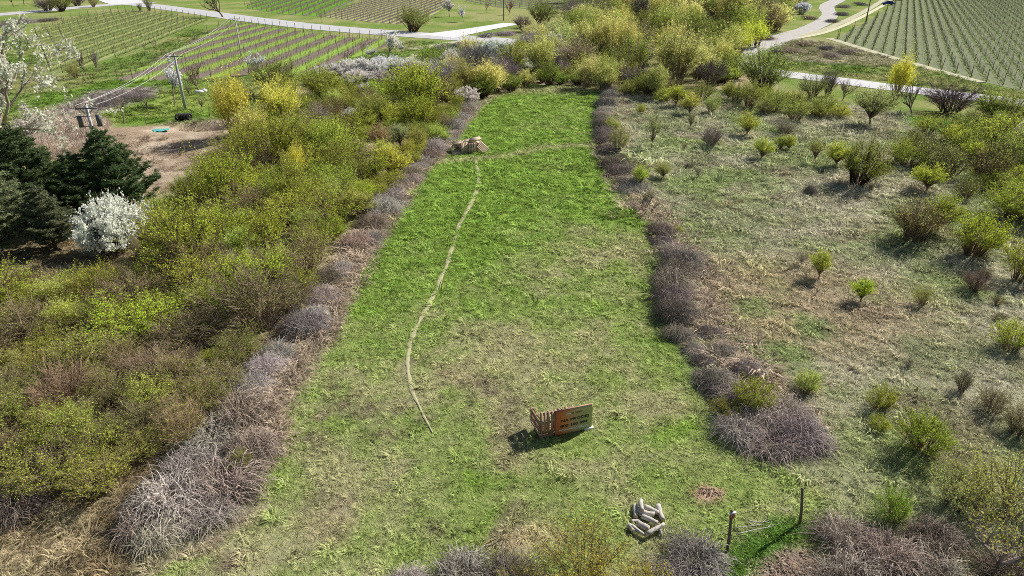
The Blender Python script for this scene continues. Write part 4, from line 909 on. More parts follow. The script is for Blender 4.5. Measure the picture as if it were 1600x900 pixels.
P_B1 = WP([(655, 116), (690, 104), (740, 96), (800, 90), (860, 68), (880, 60), (890, 130), (830, 128), (765, 146), (700, 140)])
P_B2 = WP([(885, 132), (875, 50), (900, 28), (1000, 22), (1105, 45), (1150, 90), (1165, 110), (1130, 150), (1040, 160), (960, 145), (930, 130)])
P_B3 = WP([(885, 30), (880, 5), (960, -8), (1220, -8), (1245, 22), (1215, 52), (1160, 80), (1100, 42), (1000, 20)])
fill(WP([(700, 150), (765, 136), (830, 122), (890, 122), (960, 132), (1045, 150), (1045, 162), (960, 150), (890, 134), (830, 133), (765, 152), (715, 168)]), 34, (2.6, 4.6), BELT, zone_belt, 20, 0)
fill(P_B1, 70, (3.4, 5.6), BELTL, zone_belt, 21)
fill(P_B2, 95, (4.2, 7.0), BELT, zone_belt, 22)
fill(P_B3, 110, (6.0, 10.0), BELT, zone_belt, 23, .5)
fill(WP([(1040, 165), (1130, 148), (1215, 150), (1300, 175), (1290, 195), (1180, 188), (1060, 178)]), 15, (2.0, 3.4), [(3, 'loose', OLIVE, BROWN, .8, 'leafy_shrub', 'olive leafy shrub'), (3, 'twiggy', OLIVE, BROWN, .75, 'thorn_shrub', 'brown twiggy shrub'), (1, 'small_tree', BRIGHT, BROWN, 1, 'small_tree', 'bright small tree')], lambda x, y: 'at the far end of the rough field', 24)
fill(WP([(1420, 210), (1500, 190), (1640, 210), (1660, 340), (1560, 340), (1460, 300), (1400, 260)]), 24, (1.8, 3.4), [(4, 'dome', (.33, .38, .06), BROWN, .72, 'round_shrub', 'rounded leafy shrub'), (3, 'loose', (.36, .39, .05), BROWN, .75, 'leafy_shrub', 'olive leafy shrub'), (3, 'twiggy', OLIVE, BROWN, .75, 'thorn_shrub', 'brown twiggy shrub'), (1, 'small_tree', BRIGHT, BROWN, 1, 'small_tree', 'bright small tree')], lambda x, y: 'in the right edge thicket', 25)
# ---- orchard and roadside trees far off
FARTREES = [
    ('orchard_blossom', 272, 166, 34, 2.2, (.74, .73, .74), (.22, .18, .15), 'blossom_tree', 'tall white blossoming tree beside the concrete pole on the lawn'),
    ('bushy_bare', 311, 144, 52, .85, DULL, (.26, .17, .14), 'orchard_tree', 'broad reddish bare tree right of the concrete pole'),
    ('orchard', 194, 194, 50, 1.25, DULL, (.21, .165, .14), 'orchard_tree', 'tall bare orchard tree left of the concrete pole'),
    ('orchard', 233, 179, 32, 1.1, DULL, (.23, .18, .15), 'orchard_tree', 'small bare orchard tree between the tall one and the pole'),
    ('orchard', 124, 190, 32, 1.2, DULL, (.24, .19, .17), 'orchard_tree', 'small bare orchard tree beside the reeds'),
    ('bushy_bare', 135, 118, 26, 1.5, DULL, (.20, .15, .155), 'orchard_tree', 'dark upright bare tree below the left vineyard'),
    ('bushy_bare', 151, 113, 20, 1.8, DULL, (.21, .16, .165), 'orchard_tree', 'second dark bare tree right of its twin below the left vineyard'),
    ('loose', 120, 123, 22, 1.3, (.42, .40, .09), BROWN, 'small_tree', 'small yellow olive tree left of the twin dark bare trees'),
    ('orchard', 228, 85, 14, 1.4, DULL, (.24, .19, .17), 'orchard_tree', 'tiny bare tree at the lower edge of the left vineyard'),
    ('orchard', 242, 80, 14, 1.5, DULL, (.27, .18, .16), 'orchard_tree', 'tiny reddish bare tree at the lower edge of the left vineyard'),
    ('orchard', 158, 174, 24, 1.3, DULL, (.24, .19, .17), 'orchard_tree', 'small bare tree behind the transformer pole'),
    ('thin_tree', 296, 153, 12, 2.0, DULL, (.26, .2, .17), 'young_tree', 'thin sapling under the broad reddish tree'),
    ('thin_tree', 317, 174, 12, 2.0, (.4, .38, .15), (.26, .2, .17), 'young_tree', 'thin sapling on the lawn above the dug pit'),
    ('orchard_blossom', 401, 116, 28, 1.2, (.80, .78, .80), GREY, 'blossom_tree', 'white blossoming tree at the foot of the striped vineyard'),
    ('orchard_blossom', 607, 90, 30, 1.35, (.80, .73, .70), (.3, .24, .22), 'blossom_tree', 'creamy pink blossoming tree on the lawn below the lane'),
    ('orchard_blossom', 580, 94, 22, 1.0, (.74, .76, .70), GREY, 'blossom_tree', 'small pale blossoming tree left of the creamy pink one'),
    ('orchard_blossom', 628, 84, 18, 1.0, (.74, .76, .72), GREY, 'blossom_tree', 'small pale blossoming tree right of the creamy pink one'),
    ('orchard', 567, 88, 20, 1.3, DULL, (.30, .20, .16), 'orchard_tree', 'small reddish bare tree on the lawn below the lane'),
    ('orchard', 544, 100, 20, 1.2, DULL, (.27, .2, .16), 'orchard_tree', 'small bare tree at the right end of the striped vineyard'),
    ('dome', 645, 50, 52, .72, (.23, .25, .06), DARKT, 'round_bush', 'round dark bush at the fork of the lane'),
    ('orchard', 502, 36, 18, 1.1, DULL, (.22, .16, .13), 'orchard_tree', 'small bare tree alone above the lane'),
    ('orchard_blossom', 702, 26, 22, 1.3, (.82, .80, .82), GREY, 'blossom_tree', 'white blossoming tree near the top edge above the lane'),
    ('orchard_blossom', 724, 34, 18, 1.3, (.84, .84, .82), GREY, 'blossom_tree', 'white blossoming tree right of its taller neighbour above the lane'),
    ('bushy_bare', 348, 27, 46, .85, DULL, (.17, .13, .10), 'orchard_tree', 'spreading dark bare tree at the lane near the top edge'),
    ('loose', 234, 17, 16, 1.4, (.22, .23, .08), DARKT, 'small_tree', 'small dark tree at the lane junction'),
    ('loose', 219, 17, 9, 1.3, (.25, .24, .1), DARKT, 'small_tree', 'tiny dark bush left of the small tree at the lane junction'),
    ('dome', 97, 18, 36, .8, (.26, .27, .07), (.15, .11, .09), 'leafy_bush', 'olive roadside tree at the upper left lane'),
    ('bare', 75, 17, 34, .6, DULL, (.19, .15, .14), 'bare_bush', 'dark bare bush left of the olive roadside tree'),
    ('bare', 122, 9, 30, .5, DULL, (.18, .13, .13), 'bare_bush', 'dark bare bush right of the olive roadside tree'),
    ('loose', 146, 11, 20, .9, (.33, .31, .1), (.2, .15, .12), 'small_tree', 'small brownish tree beside the lane junction'),
    ('orchard', 21, 11, 24, 1.0, DULL, (.12, .09, .07), 'orchard_tree', 'dark orchard tree in the upper left corner'),
    ('orchard', 38, 8, 22, 1.0, DULL, (.12, .09, .07), 'orchard_tree', 'second dark orchard tree in the upper left corner'),
    ('orchard', 54, 5, 20, 1.0, DULL, (.12, .09, .07), 'orchard_tree', 'third dark orchard tree from the upper left corner'),
    ('orchard', 760, 20, 18, 1.0, DULL, (.2, .15, .13), 'orchard_tree', 'small bare tree on the green patch left of the slim pole'),
    ('bushy_bare', 795, 23, 20, 1.0, DULL, (.27, .13, .12), 'orchard_tree', 'small red twigged tree right of the slim pole'),
    ('dome', 846, 42, 42, .95, (.22, .24, .06), DARKT, 'leafy_tree', 'dark olive tree at the left end of the tree belt'),
    ('bare', 818, 50, 38, .65, DULL, (.20, .145, .15), 'bare_bush', 'dark purple bare bush left of the dark olive tree'),
    ('orchard_blossom', 1143, 27, 42, .95, (.80, .79, .80), GREY, 'blossom_tree', 'white blossoming tree in the belt near the top edge'),
    ('orchard_blossom', 1112, 98, 24, 1.1, (.72, .66, .58), (.3, .24, .2), 'blossom_tree', 'cream blossoming tree near the start of the gravel track'),
    ('blossom', 1252, 22, 24, .7, (.84, .84, .84), GREY, 'blossom_bush', 'white blossoming bush beside the gravel track at the top'),
    ('bushy_bare', 1255, 18, 20, 1.1, DULL, (.16, .13, .11), 'bare_tree', 'dark bare tree over the white bush by the gravel track'),
    ('willow', 1150, 86, 46, .95, (.50, .56, .07), BROWN, 'leafy_tree', 'bright lime tree left of the gravel track'),
    ('willow', 1178, 74, 48, .9, (.46, .54, .06), BROWN, 'leafy_tree', 'bright lime tree right beside its twin at the track'),
    ('dome', 1215, 38, 46, .9, (.24, .30, .06), BROWN, 'leafy_tree', 'dark green tree by the bend of the gravel track'),
    ('dome', 1190, 36, 50, .9, (.22, .28, .06), BROWN, 'leafy_tree', 'dark green tree left of the one by the track bend'),
    ('loose', 1140, 110, 40, .8, (.48, .46, .06), BROWN, 'leafy_bush', 'yellow bush at the lower end of the gravel track'),
]
for (kind, u, v, w, k, lc_, tc_, nm, lb) in FARTREES:
    m = pw(v, w); plant(kind, W(u, v), m, m * k, lc_, tc_, nm, lb, 'bush' if 'bush' in nm else 'tree')
for i, (u, v, w, c, lb) in enumerate([(1238, 82, 40, (.44, .35, .27), 'pinkish dry scrub left of the lane fork on the right'), (1215, 84, 30, (.28, .23, .22), 'grey dry scrub beside the gravel track'), (1256, 72, 30, (.46, .37, .29), 'pale dry scrub inside the track fork'),
        (1292, 78, 34, (.27, .23, .23), 'dark scrub patch below the vineyard corner'), (1325, 84, 44, (.36, .30, .26), 'brownish scrub patch below the vineyard corner'), (1300, 90, 40, (.38, .31, .27), 'pale brown scrub patch on the slope below the vineyard'),
        (1318, 12, 30, (.40, .34, .32), 'pale grey scrub near the top edge by the gravel track'), (1345, 8, 30, (.30, .26, .28), 'dark grey scrub near the top edge left of the slim pole'), (1315, 24, 26, (.28, .24, .26), 'dark scrub on the inside of the track bend'), (1300, 35, 22, (.26, .22, .22), 'small dark scrub below the track bend'),
        (1195, 62, 34, (.27, .21, .18), 'brown scrub left of the gravel track'), (1265, 30, 30, (.36, .28, .25), 'reddish scrub left of the track bend'),
        (760, 58, 40, (.42, .38, .38), 'pale grey scrub right of the lane fork'), (790, 55, 40, (.42, .37, .37), 'pale grey scrub beyond the lane fork'), (720, 72, 36, (.38, .34, .34), 'pale grey scrub just below the lane'), (750, 74, 40, (.40, .36, .36), 'grey scrub below the end of the lane'),
        (690, 78, 30, (.34, .30, .29), 'grey scrub above the olive bushes below the lane'), (30, 36, 60, (.30, .27, .24), 'grey scrub on the bank under the upper left lane'), (75, 33, 50, (.28, .25, .22), 'dark scrub on the bank under the olive roadside tree'), (0, 42, 50, (.33, .29, .26), 'grey scrub at the left edge under the lane'),
        (215, 155, 70, (.30, .26, .25), 'grey leafless vine scrub on the fallow strip'), (165, 165, 60, (.30, .26, .25), 'grey leafless vine scrub left on the fallow strip')]):
    m = pw(v, w); plant('mound', W(u, v), m, min(m * .28, 1.1), c, c, 'dry_scrub', lb, 'scrub', parts=('canes', 'foliage'))

# ------------------------------------------------------------------ vineyards
def stripe_mat(name, a, b, period, duty, soft=0.12, noise=0.6):
    """rows of tilled soil and grass side by side, along the object's own y"""
    m, t, out = new_mat(name); tc = N(t, 'ShaderNodeTexCoord'); sp = N(t, 'ShaderNodeSeparateXYZ'); t.links.new(tc.outputs['Object'], sp.inputs[0])
    n1 = noise_out(t, 1.7, 6, .75, tc.outputs['Object']); n2 = noise_out(t, 0.09, 3, .6, tc.outputs['Object'])
    x = math_(t, 'ADD', math_(t, 'DIVIDE', sp.outputs[0], period), math_(t, 'MULTIPLY_ADD', n1, .16, -.08))
    f = math_(t, 'ABSOLUTE', math_(t, 'MULTIPLY_ADD', math_(t, 'FRACT', x), 2, -1))
    w = N(t, 'ShaderNodeMapRange'); w.inputs[1].default_value = duty - soft; w.inputs[2].default_value = duty + soft; t.links.new(f, w.inputs[0])
    c = mixc(t, w.outputs[0], a, b)
    c = hsv(t, c, math_(t, 'MULTIPLY_ADD', n2, .05, .475), None, math_(t, 'MULTIPLY', math_(t, 'MULTIPLY_ADD', n1, noise * 2, 1 - noise), math_(t, 'MULTIPLY_ADD', n2, .5, .75)))
    d = N(t, 'ShaderNodeBsdfDiffuse'); t.links.new(c, d.inputs[0]); t.links.new(d.outputs[0], out.inputs[0]); return m
postme = Geo(); postme.tubes(np.array([[[0, 0, -.2], [0, 0, .9], [.02, 0, 1.9]]]), np.array([[.042, .038, .036]]), 5, True); postme = postme.mesh('post', M_vpost)
endme = Geo(); endme.tubes(np.array([[[0, 0, -.2], [0, 0, .9], [.02, 0, 2.1]]]), np.array([[.06, .058, .055]]), 6, True); endme = endme.mesh('post', M_post)
def vineyard(name, poly_px, d, period, mat, rowgap, off, where, seed, vine_c, green=None, post_gap=6.0, hv=1.25):
    P = WP(poly_px); d = np.array(d) / np.linalg.norm(d); ang = math.atan2(-d[0], d[1]); nrm = np.array([d[1], -d[0]])
    o0 = P.mean(0); loc = np.array([[(q - o0) @ nrm, (q - o0) @ d] for q in P])
    ys = np.linspace(loc[:, 1].min(), loc[:, 1].max(), 30)
    sheet = bpy.data.meshes.new('vineyard_ground'); sheet.from_pydata([(a, b, .035) for a, b in loc], [], [list(range(len(loc)))]); sheet.materials.append(mat)
    sh = ob('vineyard_ground', sheet, loc=(o0[0], o0[1], 0), rot=(0, 0, ang)); tag(sh, f'striped ground of the {where}', 'vineyard ground', kind='structure')
    rng = np.random.default_rng(seed); x = loc[:, 0].min() + off; rows = []
    while x < loc[:, 0].max() - .3:
        cut = []
        for i in range(len(loc)):
            a, b = loc[i], loc[(i + 1) % len(loc)]
            if (a[0] - x) * (b[0] - x) < 0: cut.append(a[1] + (x - a[0]) / (b[0] - a[0]) * (b[1] - a[1]))
        if len(cut) >= 2 and max(cut) - min(cut) > 5: rows.append((x, min(cut) + 1, max(cut) - 1))
        x += rowgap
    for i, (x, y0, y1) in enumerate(rows):
        q = o0 + nrm * x + d * y0; r = ob('vine_row', None, loc=(q[0], q[1], 0.03), rot=(0, 0, ang)); L = y1 - y0
        tag(r, f'{ordn(i)} vine row from the left in the {where}', 'vine row', f'vine rows of the {where}')
        g = Geo(); n = int(L / 1.0); yy = np.arange(n) + rng.uniform(-.15, .15, n) + .5
        B = np.stack([rng.normal(0, .05, n), yy, np.full(n, -.05)], 1); T_ = B + np.stack([rng.normal(0, .06, n), rng.normal(0, .06, n), .75 + rng.normal(0, .06, n)], 1)
        g.tubes(bez(B, (B + T_) / 2 + rng.normal(0, .05, (n, 3)), T_, 3), np.tile([.034, .027, .023], (n, 1)), 3)
        for sgn in (-1, 1, 0.25):
            E_ = T_ + np.stack([rng.normal(0, .08, n), sgn * rng.uniform(.25, .55, n), rng.uniform(.1, .7, n) * hv * .6], 1)
            g.tubes(bez(T_, (T_ + E_) / 2 + np.array([0, 0, .15]), E_, 3), np.tile([.018, .015, .01], (n, 1)), 3)
        for z in (.8, 1.5): g.tubes(np.array([[[0, 0, z], [0, L / 2, z - .03], [0, L, z]]]), np.full((1, 3), .008), 3)
        tag(ob('vines', g.mesh('vines', M_twig), r, color=jit(vine_c, .08)), kind='stuff')
        if green is not None:
            gg = Geo(); k = int(L * 7); gg.leaves(np.stack([rng.normal(0, .28, k), rng.uniform(0, L, k), rng.uniform(.02, .22, k)], 1), .30, rng, .5)
            tag(ob('row_grass', gg.mesh('row_grass', M_leaf), r, color=jit(green, .08)), kind='stuff')
        m = max(2, int(L / post_gap) + 1)
        for j in range(m): ob('post', endme if j in (0, m - 1) else postme, r, loc=(0, L * j / (m - 1), 0), rot=(prng.gauss(0, .03), prng.gauss(0, .03), prng.uniform(0, 3)))
VC = (.17, .13, .115)
vineyard('vineyard_left', [(52, 50), (110, 30), (170, 19), (250, 20), (335, 33), (300, 42), (215, 80), (78, 120)], (-.145, .99), 5.2, stripe_mat('rows_green', (.20, .25, .09), (.30, .34, .13), 5.2, .72), 2.6, 1.3, 'green upper left vineyard', 31, (.20, .16, .11), (.27, .33, .08))
vineyard('vineyard_mid', [(178, 126), (345, 42), (378, 36), (480, 51), (575, 61), (632, 63), (560, 88), (470, 116), (330, 122), (230, 128)], (.06, 1.0), 6.0, stripe_mat('rows_tilled', (.24, .35, .07), (.20, .16, .135), 6.0, .5, .2), 3.0, .9, 'dark striped vineyard', 32, VC, None)
vineyard('vineyard_top', [(505, 26), (560, 4), (600, -12), (712, -12), (682, 22), (622, 38), (540, 31)], (.10, .99), 2.6, stripe_mat('rows_top', (.36, .38, .15), (.17, .135, .13), 2.6, .45), 2.6, .6, 'brown vineyard above the lane', 33, VC, None, 9.0)
vineyard('vineyard_top_left', [(380, 12), (420, -12), (580, -12), (545, 6), (500, 26), (440, 22)], (-.05, 1.0), 5.2, stripe_mat('rows_topleft', (.16, .30, .045), (.17, .14, .13), 5.2, .72), 2.6, .6, 'green vineyard above the lane', 34, VC, None, 9.0)
vineyard('vineyard_top_mid', [(725, 2), (745, -12), (905, -12), (870, 16), (835, 14), (780, 12)], (.4, .9), 4.0, stripe_mat('rows_topmid', (.22, .30, .08), (.18, .15, .14), 4.0, .5), 3.6, .6, 'small vineyard behind the slim pole', 35, VC, None, 9.0)
vineyard('vineyard_right', [(1304, 62), (1352, 36), (1390, 12), (1410, -14), (1760, -14), (1800, 172), (1640, 152), (1530, 127), (1400, 90)], (.46, .89), 2.1, stripe_mat('rows_right', (.235, .26, .145), (.20, .22, .14), 2.1, .6, .4, .95), 2.1, .6, 'large right vineyard', 36, (.30, .30, .23), (.22, .28, .12), 9.0, 1.5)

# ------------------------------------------------------------------ power lines
def pole(p, H, r, mat, label, arm=None, rz=0.0, name='utility_pole'):
    o = ob(name, None, loc=(p[0], p[1], tz(p)), rot=(0, 0, rz)); tag(o, label, 'utility pole')
    g = Geo(); g.tubes(np.array([[[0, 0, -.4], [0, 0, H * .5], [0, 0, H]]]), np.array([[r * 1.3, r, r * .75]]), 10, True); ob('pole_shaft', g.mesh('pole_shaft', mat, False), o)
    tops = []
    if arm:
        g = Geo(); g.box((0, -.12, H - .3), (arm, .1, .12)); g.box((arm * .2, -.12, H - .55), (.06, .05, .6), (0, .7, 0)); g.box((-arm * .2, -.12, H - .55), (.06, .05, .6), (0, -.7, 0)); ob('crossarm', g.mesh('crossarm', M_steel), o)
        ins = Geo(); ins.tubes(np.array([[[0, 0, 0], [0, 0, .06], [0, 0, .1], [0, 0, .16], [0, 0, .2], [0, 0, .28]]]), np.array([[.03, .03, .075, .04, .08, .04]]), 8, True); im = ins.mesh('insulator', M_ceram)
        for x in (-arm * .47, 0, arm * .47):
            z = H - .24 if x else H; ob('insulator', im, o, (x, -.12 if x else 0, z)); tops.append(Vector((x, -.12 if x else 0, z + .28)))
    M_ = Matrix.Translation((p[0], p[1], tz(p))) @ Matrix.Rotation(rz, 4, 'Z')
    return o, [M_ @ t for t in tops]
pA = W(290, 171); pB = W(161, 264); pC = W(377, 88); pD = W(787, 32); pE = W(1352, 38)
HA, HB, HC = z_at(pA, 84), z_at(pB, 164), z_at(pC, 27)
A_, tA = pole(pA, HA, .17, M_concrete, 'pale concrete pole with crossarm on the orchard lawn', 2.2, .25)
B_, tB = pole(pB, HB, .17, M_concrete, 'transformer pole with dark boxes behind the pines', 2.0, .25)
C_, tC = pole(pC, HC, .13, M_concrete, 'distant concrete pole with crossarm in the striped vineyard', 2.0, .25)
pole(pD, 8.5, .12, M_vpost, 'slim dark pole on the green patch above the lane')
pole(pE, 8.5, .15, M_post, 'slim dark wooden pole at the corner of the large vineyard')
g = Geo(); g.box((0, -.45, HB * .36), (.85, .6, 1.0)); g.box((0, -.45, HB * .36 + .62), (.6, .4, .24))
for x in (-.3, -.1, .1, .3): g.box((x, -.78, HB * .36), (.06, .08, .8))
ob('transformer', g.mesh('transformer', M_steel), B_)
for s_ in (-1, 1):
    g = Geo(); g.box((s_ * .85, -.1, HB * .76), (.42, .16, 1.15)); g.box((s_ * .45, -.1, HB * .76 + .5), (.9, .06, .06)); g.box((s_ * .45, -.1, HB * .76 - .5), (.9, .06, .06)); ob('switch_box', g.mesh('switch_box', M_steel), B_)
g = Geo(); g.box((-.2, -.1, HB * .26), (2.0, .1, .1)); g.box((-.75, -.1, HB * .3), (.1, .1, 2.6)); g.box((.55, -.3, HB * .33), (.08, .08, 1.8)); ob('support_frame', g.mesh('support_frame', M_steel), B_)
def wire(a, b, sag, lb):
    g = Geo(); t = np.linspace(0, 1, 14); P_ = np.array(a)[None] * (1 - t)[:, None] + np.array(b)[None] * t[:, None]; P_[:, 2] -= sag * 4 * t * (1 - t)
    g.tubes(P_[None], np.full((1, 14), .02), 4); tag(ob('overhead_wire', g.mesh('overhead_wire', M_wire)), lb, 'wire', 'overhead wires between the concrete poles')
for i, nm in enumerate(('left', 'middle', 'right')):
    wire(tB[i], tA[i], .7, f'{nm} overhead wire from the transformer pole to the pole on the lawn')
    wire(tA[i], tC[i], .7, f'{nm} overhead wire from the pole on the lawn to the distant pole')

# ------------------------------------------------------------------ pallets, banner
bxm = {}
GH = 'pallets heaped at the far end of the footpath'
def boxmesh(nm, d, mat):
    if (nm, d, mat) not in bxm: g = Geo(); g.box((0, 0, 0), d); bxm[(nm, d, mat)] = g.mesh(nm, mat)
    return bxm[(nm, d, mat)]
def pallet(loc, rot, label, group):
    M_w = M_wood2 if group == GH else M_wood
    o = ob('wooden_pallet', None, loc=loc, rot=rot); tag(o, label, 'pallet', group)
    for y in (-.35, -.18, 0, .18, .35): ob('deck_board', boxmesh('deck_board', (1.2, .125, .022), M_w), o, (0, y, .133))
    for x in (-.527, 0, .527): ob('cross_board', boxmesh('cross_board', (.145, .8, .022), M_w), o, (x, 0, .1105))
    for x in (-.527, 0, .527):
        for y in (-.345, 0, .345): ob('block', boxmesh('block', (.14, .1, .076), M_w), o, (x, y, .061))
    for y in (-.345, 0, .345): ob('bottom_board', boxmesh('bottom_board', (1.2, .1, .022), M_w), o, (0, y, .011))
    return o
bA = W(867, 687); bB = W(924, 674); eang = math.atan2(bB[1] - bA[1], bB[0] - bA[0]); ex = np.array([math.cos(eang), math.sin(eang)]); ey = np.array([-math.sin(eang), math.cos(eang)])
z0 = tz(bA)
def at_b(s, d): q = bA + ex * s + ey * d; return q
GP = 'pallets behind the for sale banner'
def pal_flat(s, d, z, lb, a=0.0): q = at_b(s, d); return pallet((q[0], q[1], z0 + z), (0, 0, eang + a), lb, GP)
pal_flat(-.13, .47, .0, 'flat pallet at the bottom of the banner stack'); pal_flat(-.12, .49, .147, 'flat pallet lying second from the ground under the upright ones', .02)
pal_flat(1.12, .5, .0, 'flat pallet on the ground behind the right half of the banner')
def pal_up(s, d, z, lb, turn=0.0, lean=0.0, tallside=True):
    q = at_b(s, d); o = pallet((q[0], q[1], z0 + z), (0, 0, 0), lb, GP)
    m = Matrix.Rotation(eang + turn, 4, 'Z') @ Matrix.Rotation(R(90) + lean, 4, 'X')
    if tallside: m = m @ Matrix.Rotation(R(90), 4, 'Z')
    o.rotation_euler = m.to_euler(); return o
pal_up(-.33, .19, .295 + .6, 'upright pallet showing left of the banner'); pal_up(.55, .21, .295 + .6, 'upright pallet right behind the banner')
pal_up(-.66, .60, .295 + .4, 'upright pallet closing the left end of the banner stack', R(-90), 0, False)
pal_up(1.35, .22, .16 + .6, 'upright pallet behind the right half of the banner')
sg = ob('for_sale_banner', None, loc=(bA[0], bA[1], z0 + .06), rot=(0, 0, eang)); tag(sg, 'orange and olive for sale banner with phone number, leaning on pallets', 'banner')
BW, BH = float(np.linalg.norm(bB - bA)), 1.40
nx_, nz_ = 24, 10; gxv = np.linspace(0, BW, nx_); gzv = np.linspace(0, BH, nz_); V = []
for sy in (0, .012):
    for z in gzv:
        for x in gxv: V.append((x, sy + .018 * math.sin(x * 4.1 + z * 2) * math.sin(z * 2.2) * .6, z))
Q = []; K = nx_ * nz_
for j in range(nz_ - 1):
    for i in range(nx_ - 1):
        a = j * nx_ + i; Q += [(a, a + 1, a + nx_ + 1, a + nx_), (K + a, K + a + nx_, K + a + nx_ + 1, K + a + 1)]
for i in range(nx_ - 1): Q += [(i, K + i, K + i + 1, i + 1), (K - nx_ + i, K - nx_ + i + 1, 2 * K - nx_ + i + 1, 2 * K - nx_ + i)]
for j in range(nz_ - 1): Q += [(j * nx_, (j + 1) * nx_, K + (j + 1) * nx_, K + j * nx_), (j * nx_ + nx_ - 1, K + j * nx_ + nx_ - 1, K + (j + 1) * nx_ + nx_ - 1, (j + 1) * nx_ + nx_ - 1)]
ob('panel', mesh_of('panel', V, Q, None, M_banner, False), sg)
g = Geo(); g.box((BW / 2, .03, BH + .012), (BW, .05, .03)); ob('top_batten', g.mesh('top_batten', M_wood), sg)
def words_(txt, x0, x1, z, h, mat, name, bold=0.0):
    cu = bpy.data.curves.new('lettering', 'FONT'); cu.body = txt; cu.size = 1.0; cu.extrude = 0.004; cu.offset = bold; cu.resolution_u = 3
    o = bpy.data.objects.new('lettering', cu); COL.objects.link(o); dg = bpy.context.evaluated_depsgraph_get(); me = bpy.data.meshes.new_from_object(o.evaluated_get(dg)); bpy.data.objects.remove(o)
    co = np.empty(len(me.vertices) * 3, np.float32); me.vertices.foreach_get('co', co); co = co.reshape(-1, 3); lo = co.min(0); hi = co.max(0)
    X = (co[:, 0] - lo[0]) / (hi[0] - lo[0]) * (x1 - x0) + x0; Z = (co[:, 1] - lo[1]) / (hi[1] - lo[1]) * h + z - h / 2
    Yv = .018 * np.sin(X * 4.1 + Z * 2) * np.sin(Z * 2.2) * .6 - .006 - co[:, 2] * .5
    me.vertices.foreach_set('co', np.stack([X, Yv, Z], 1).astype(np.float32).ravel()); me.materials.clear(); me.materials.append(mat); me.update()
    return ob(name, me, sg)
words_('NA PRODEJ', .27, 1.70, .78, .20, M_black, 'headline', .03); words_('800 100 994', .25, 1.66, .49, .17, M_black, 'phone_number', .03)
words_('WWW.VIKTOREAL.CZ', .20, 1.72, .255, .11, M_printwhite, 'web_address', .02); words_('VIKTOREAL', .78, 1.36, 1.14, .085, M_black, 'company_name')
g = Geo(); g.box((.60, -.012, 1.16), (.17, .008, .045), (0, R(-40), 0)); g.box((.71, -.0125, 1.16), (.17, .008, .045), (0, R(40), 0)); g.box((.655, -.012, 1.08), (.05, .008, .05), (0, R(45), 0)); ob('house_logo', g.mesh('house_logo', M_printwhite), sg)
q = W(920, 675); g = Geo(); g.tubes(np.array([[[-.25, 0, 0], [0, .0, .02], [.22, .03, .01]]]), np.array([[.05, .075, .06]]), 8, True)
tag(ob('white_block', g.mesh('white_block', M_white), loc=(q[0], q[1], tz(q) + .08), rot=(0, 0, .35)), 'small white block at the right foot of the banner', 'block')
# far heap
hp = W(730, 238)
def ph(s, d, z, e, lb): return pallet((hp[0] + s, hp[1] + d, tz(hp) + z), e, lb, GH)
for k in range(8): ph(.70 + .03 * (k % 3), .3 + .02 * (k % 2), .147 * k, (0, 0, .1 + .04 * (k % 3)), f'{ORD[k]} pallet from the bottom of the right stack in the far heap')
for k in range(6): ph(-.75 - .04 * (k % 3), .35, .147 * k, (0, 0, -.08 + .06 * (k % 2)), f'{ORD[k]} pallet from the bottom of the left stack in the far heap')
ph(.62, -.28, .62, (R(84), R(90), 0), 'dark upright pallet at the front of the far heap'); ph(-.30, -.36, .70, (R(60), R(90), 0), 'slanted pallet at the front left of the far heap')
ph(1.75, -.05, .55, (R(42), R(38), -.35), 'pallet leaning on the right side of the far heap'); ph(1.6, .55, .62, (R(30), R(42), -.2), 'second pallet leaning behind the right one of the far heap')
ph(.95, .35, 1.42, (R(6), R(-5), .3), 'pale topmost pallet of the far heap'); ph(-.95, .3, 1.02, (R(5), R(-14), -.2), 'tilted pallet on top of the left stack of the far heap')
ph(-1.9, .2, .42, (0, R(-38), .2), 'pallet leaning on the left side of the far heap'); ph(-1.1, -.55, .1, (R(18), R(5), .3), 'loose pallet lying at the front left foot of the far heap'); ph(.0, .4, 1.22, (R(4), R(-9), .05), 'pallet bridging the two stacks of the far heap')

# ------------------------------------------------------------------ log pile, posts, fallen branches
LOGS = [((375, 120), (395, 320), 85, .34, 'white stubby log on top at the back of the pile'), ((265, 215), (275, 450), 95, .13, 'grey log standing at the left of the pile'), ((300, 300), (625, 385), 115, .2, 'thick grey log lying across the back of the pile'), ((445, 240), (700, 345), 85, .2, 'grey log behind the thick one in the pile'),
        ((690, 215), (795, 480), 105, .16, 'pale log at the right side of the pile'), ((385, 425), (685, 535), 95, .17, 'pale log in the middle of the pile'), ((310, 545), (515, 650), 125, .14, 'short thick log with its cut end facing the viewer'), ((205, 600), (455, 765), 62, .2, 'thin pale log at the front left of the pile'),
        ((475, 750), (805, 560), 72, .26, 'pale pole crossing the front of the pile'), ((680, 640), (765, 790), 60, .08, 'thin log end at the front right foot of the pile'), ((150, 590), (250, 720), 95, .11, 'thick grey stub at the left foot of the pile'), ((190, 520), (345, 495), 55, .1, 'thin dark log at the left edge of the pile')]
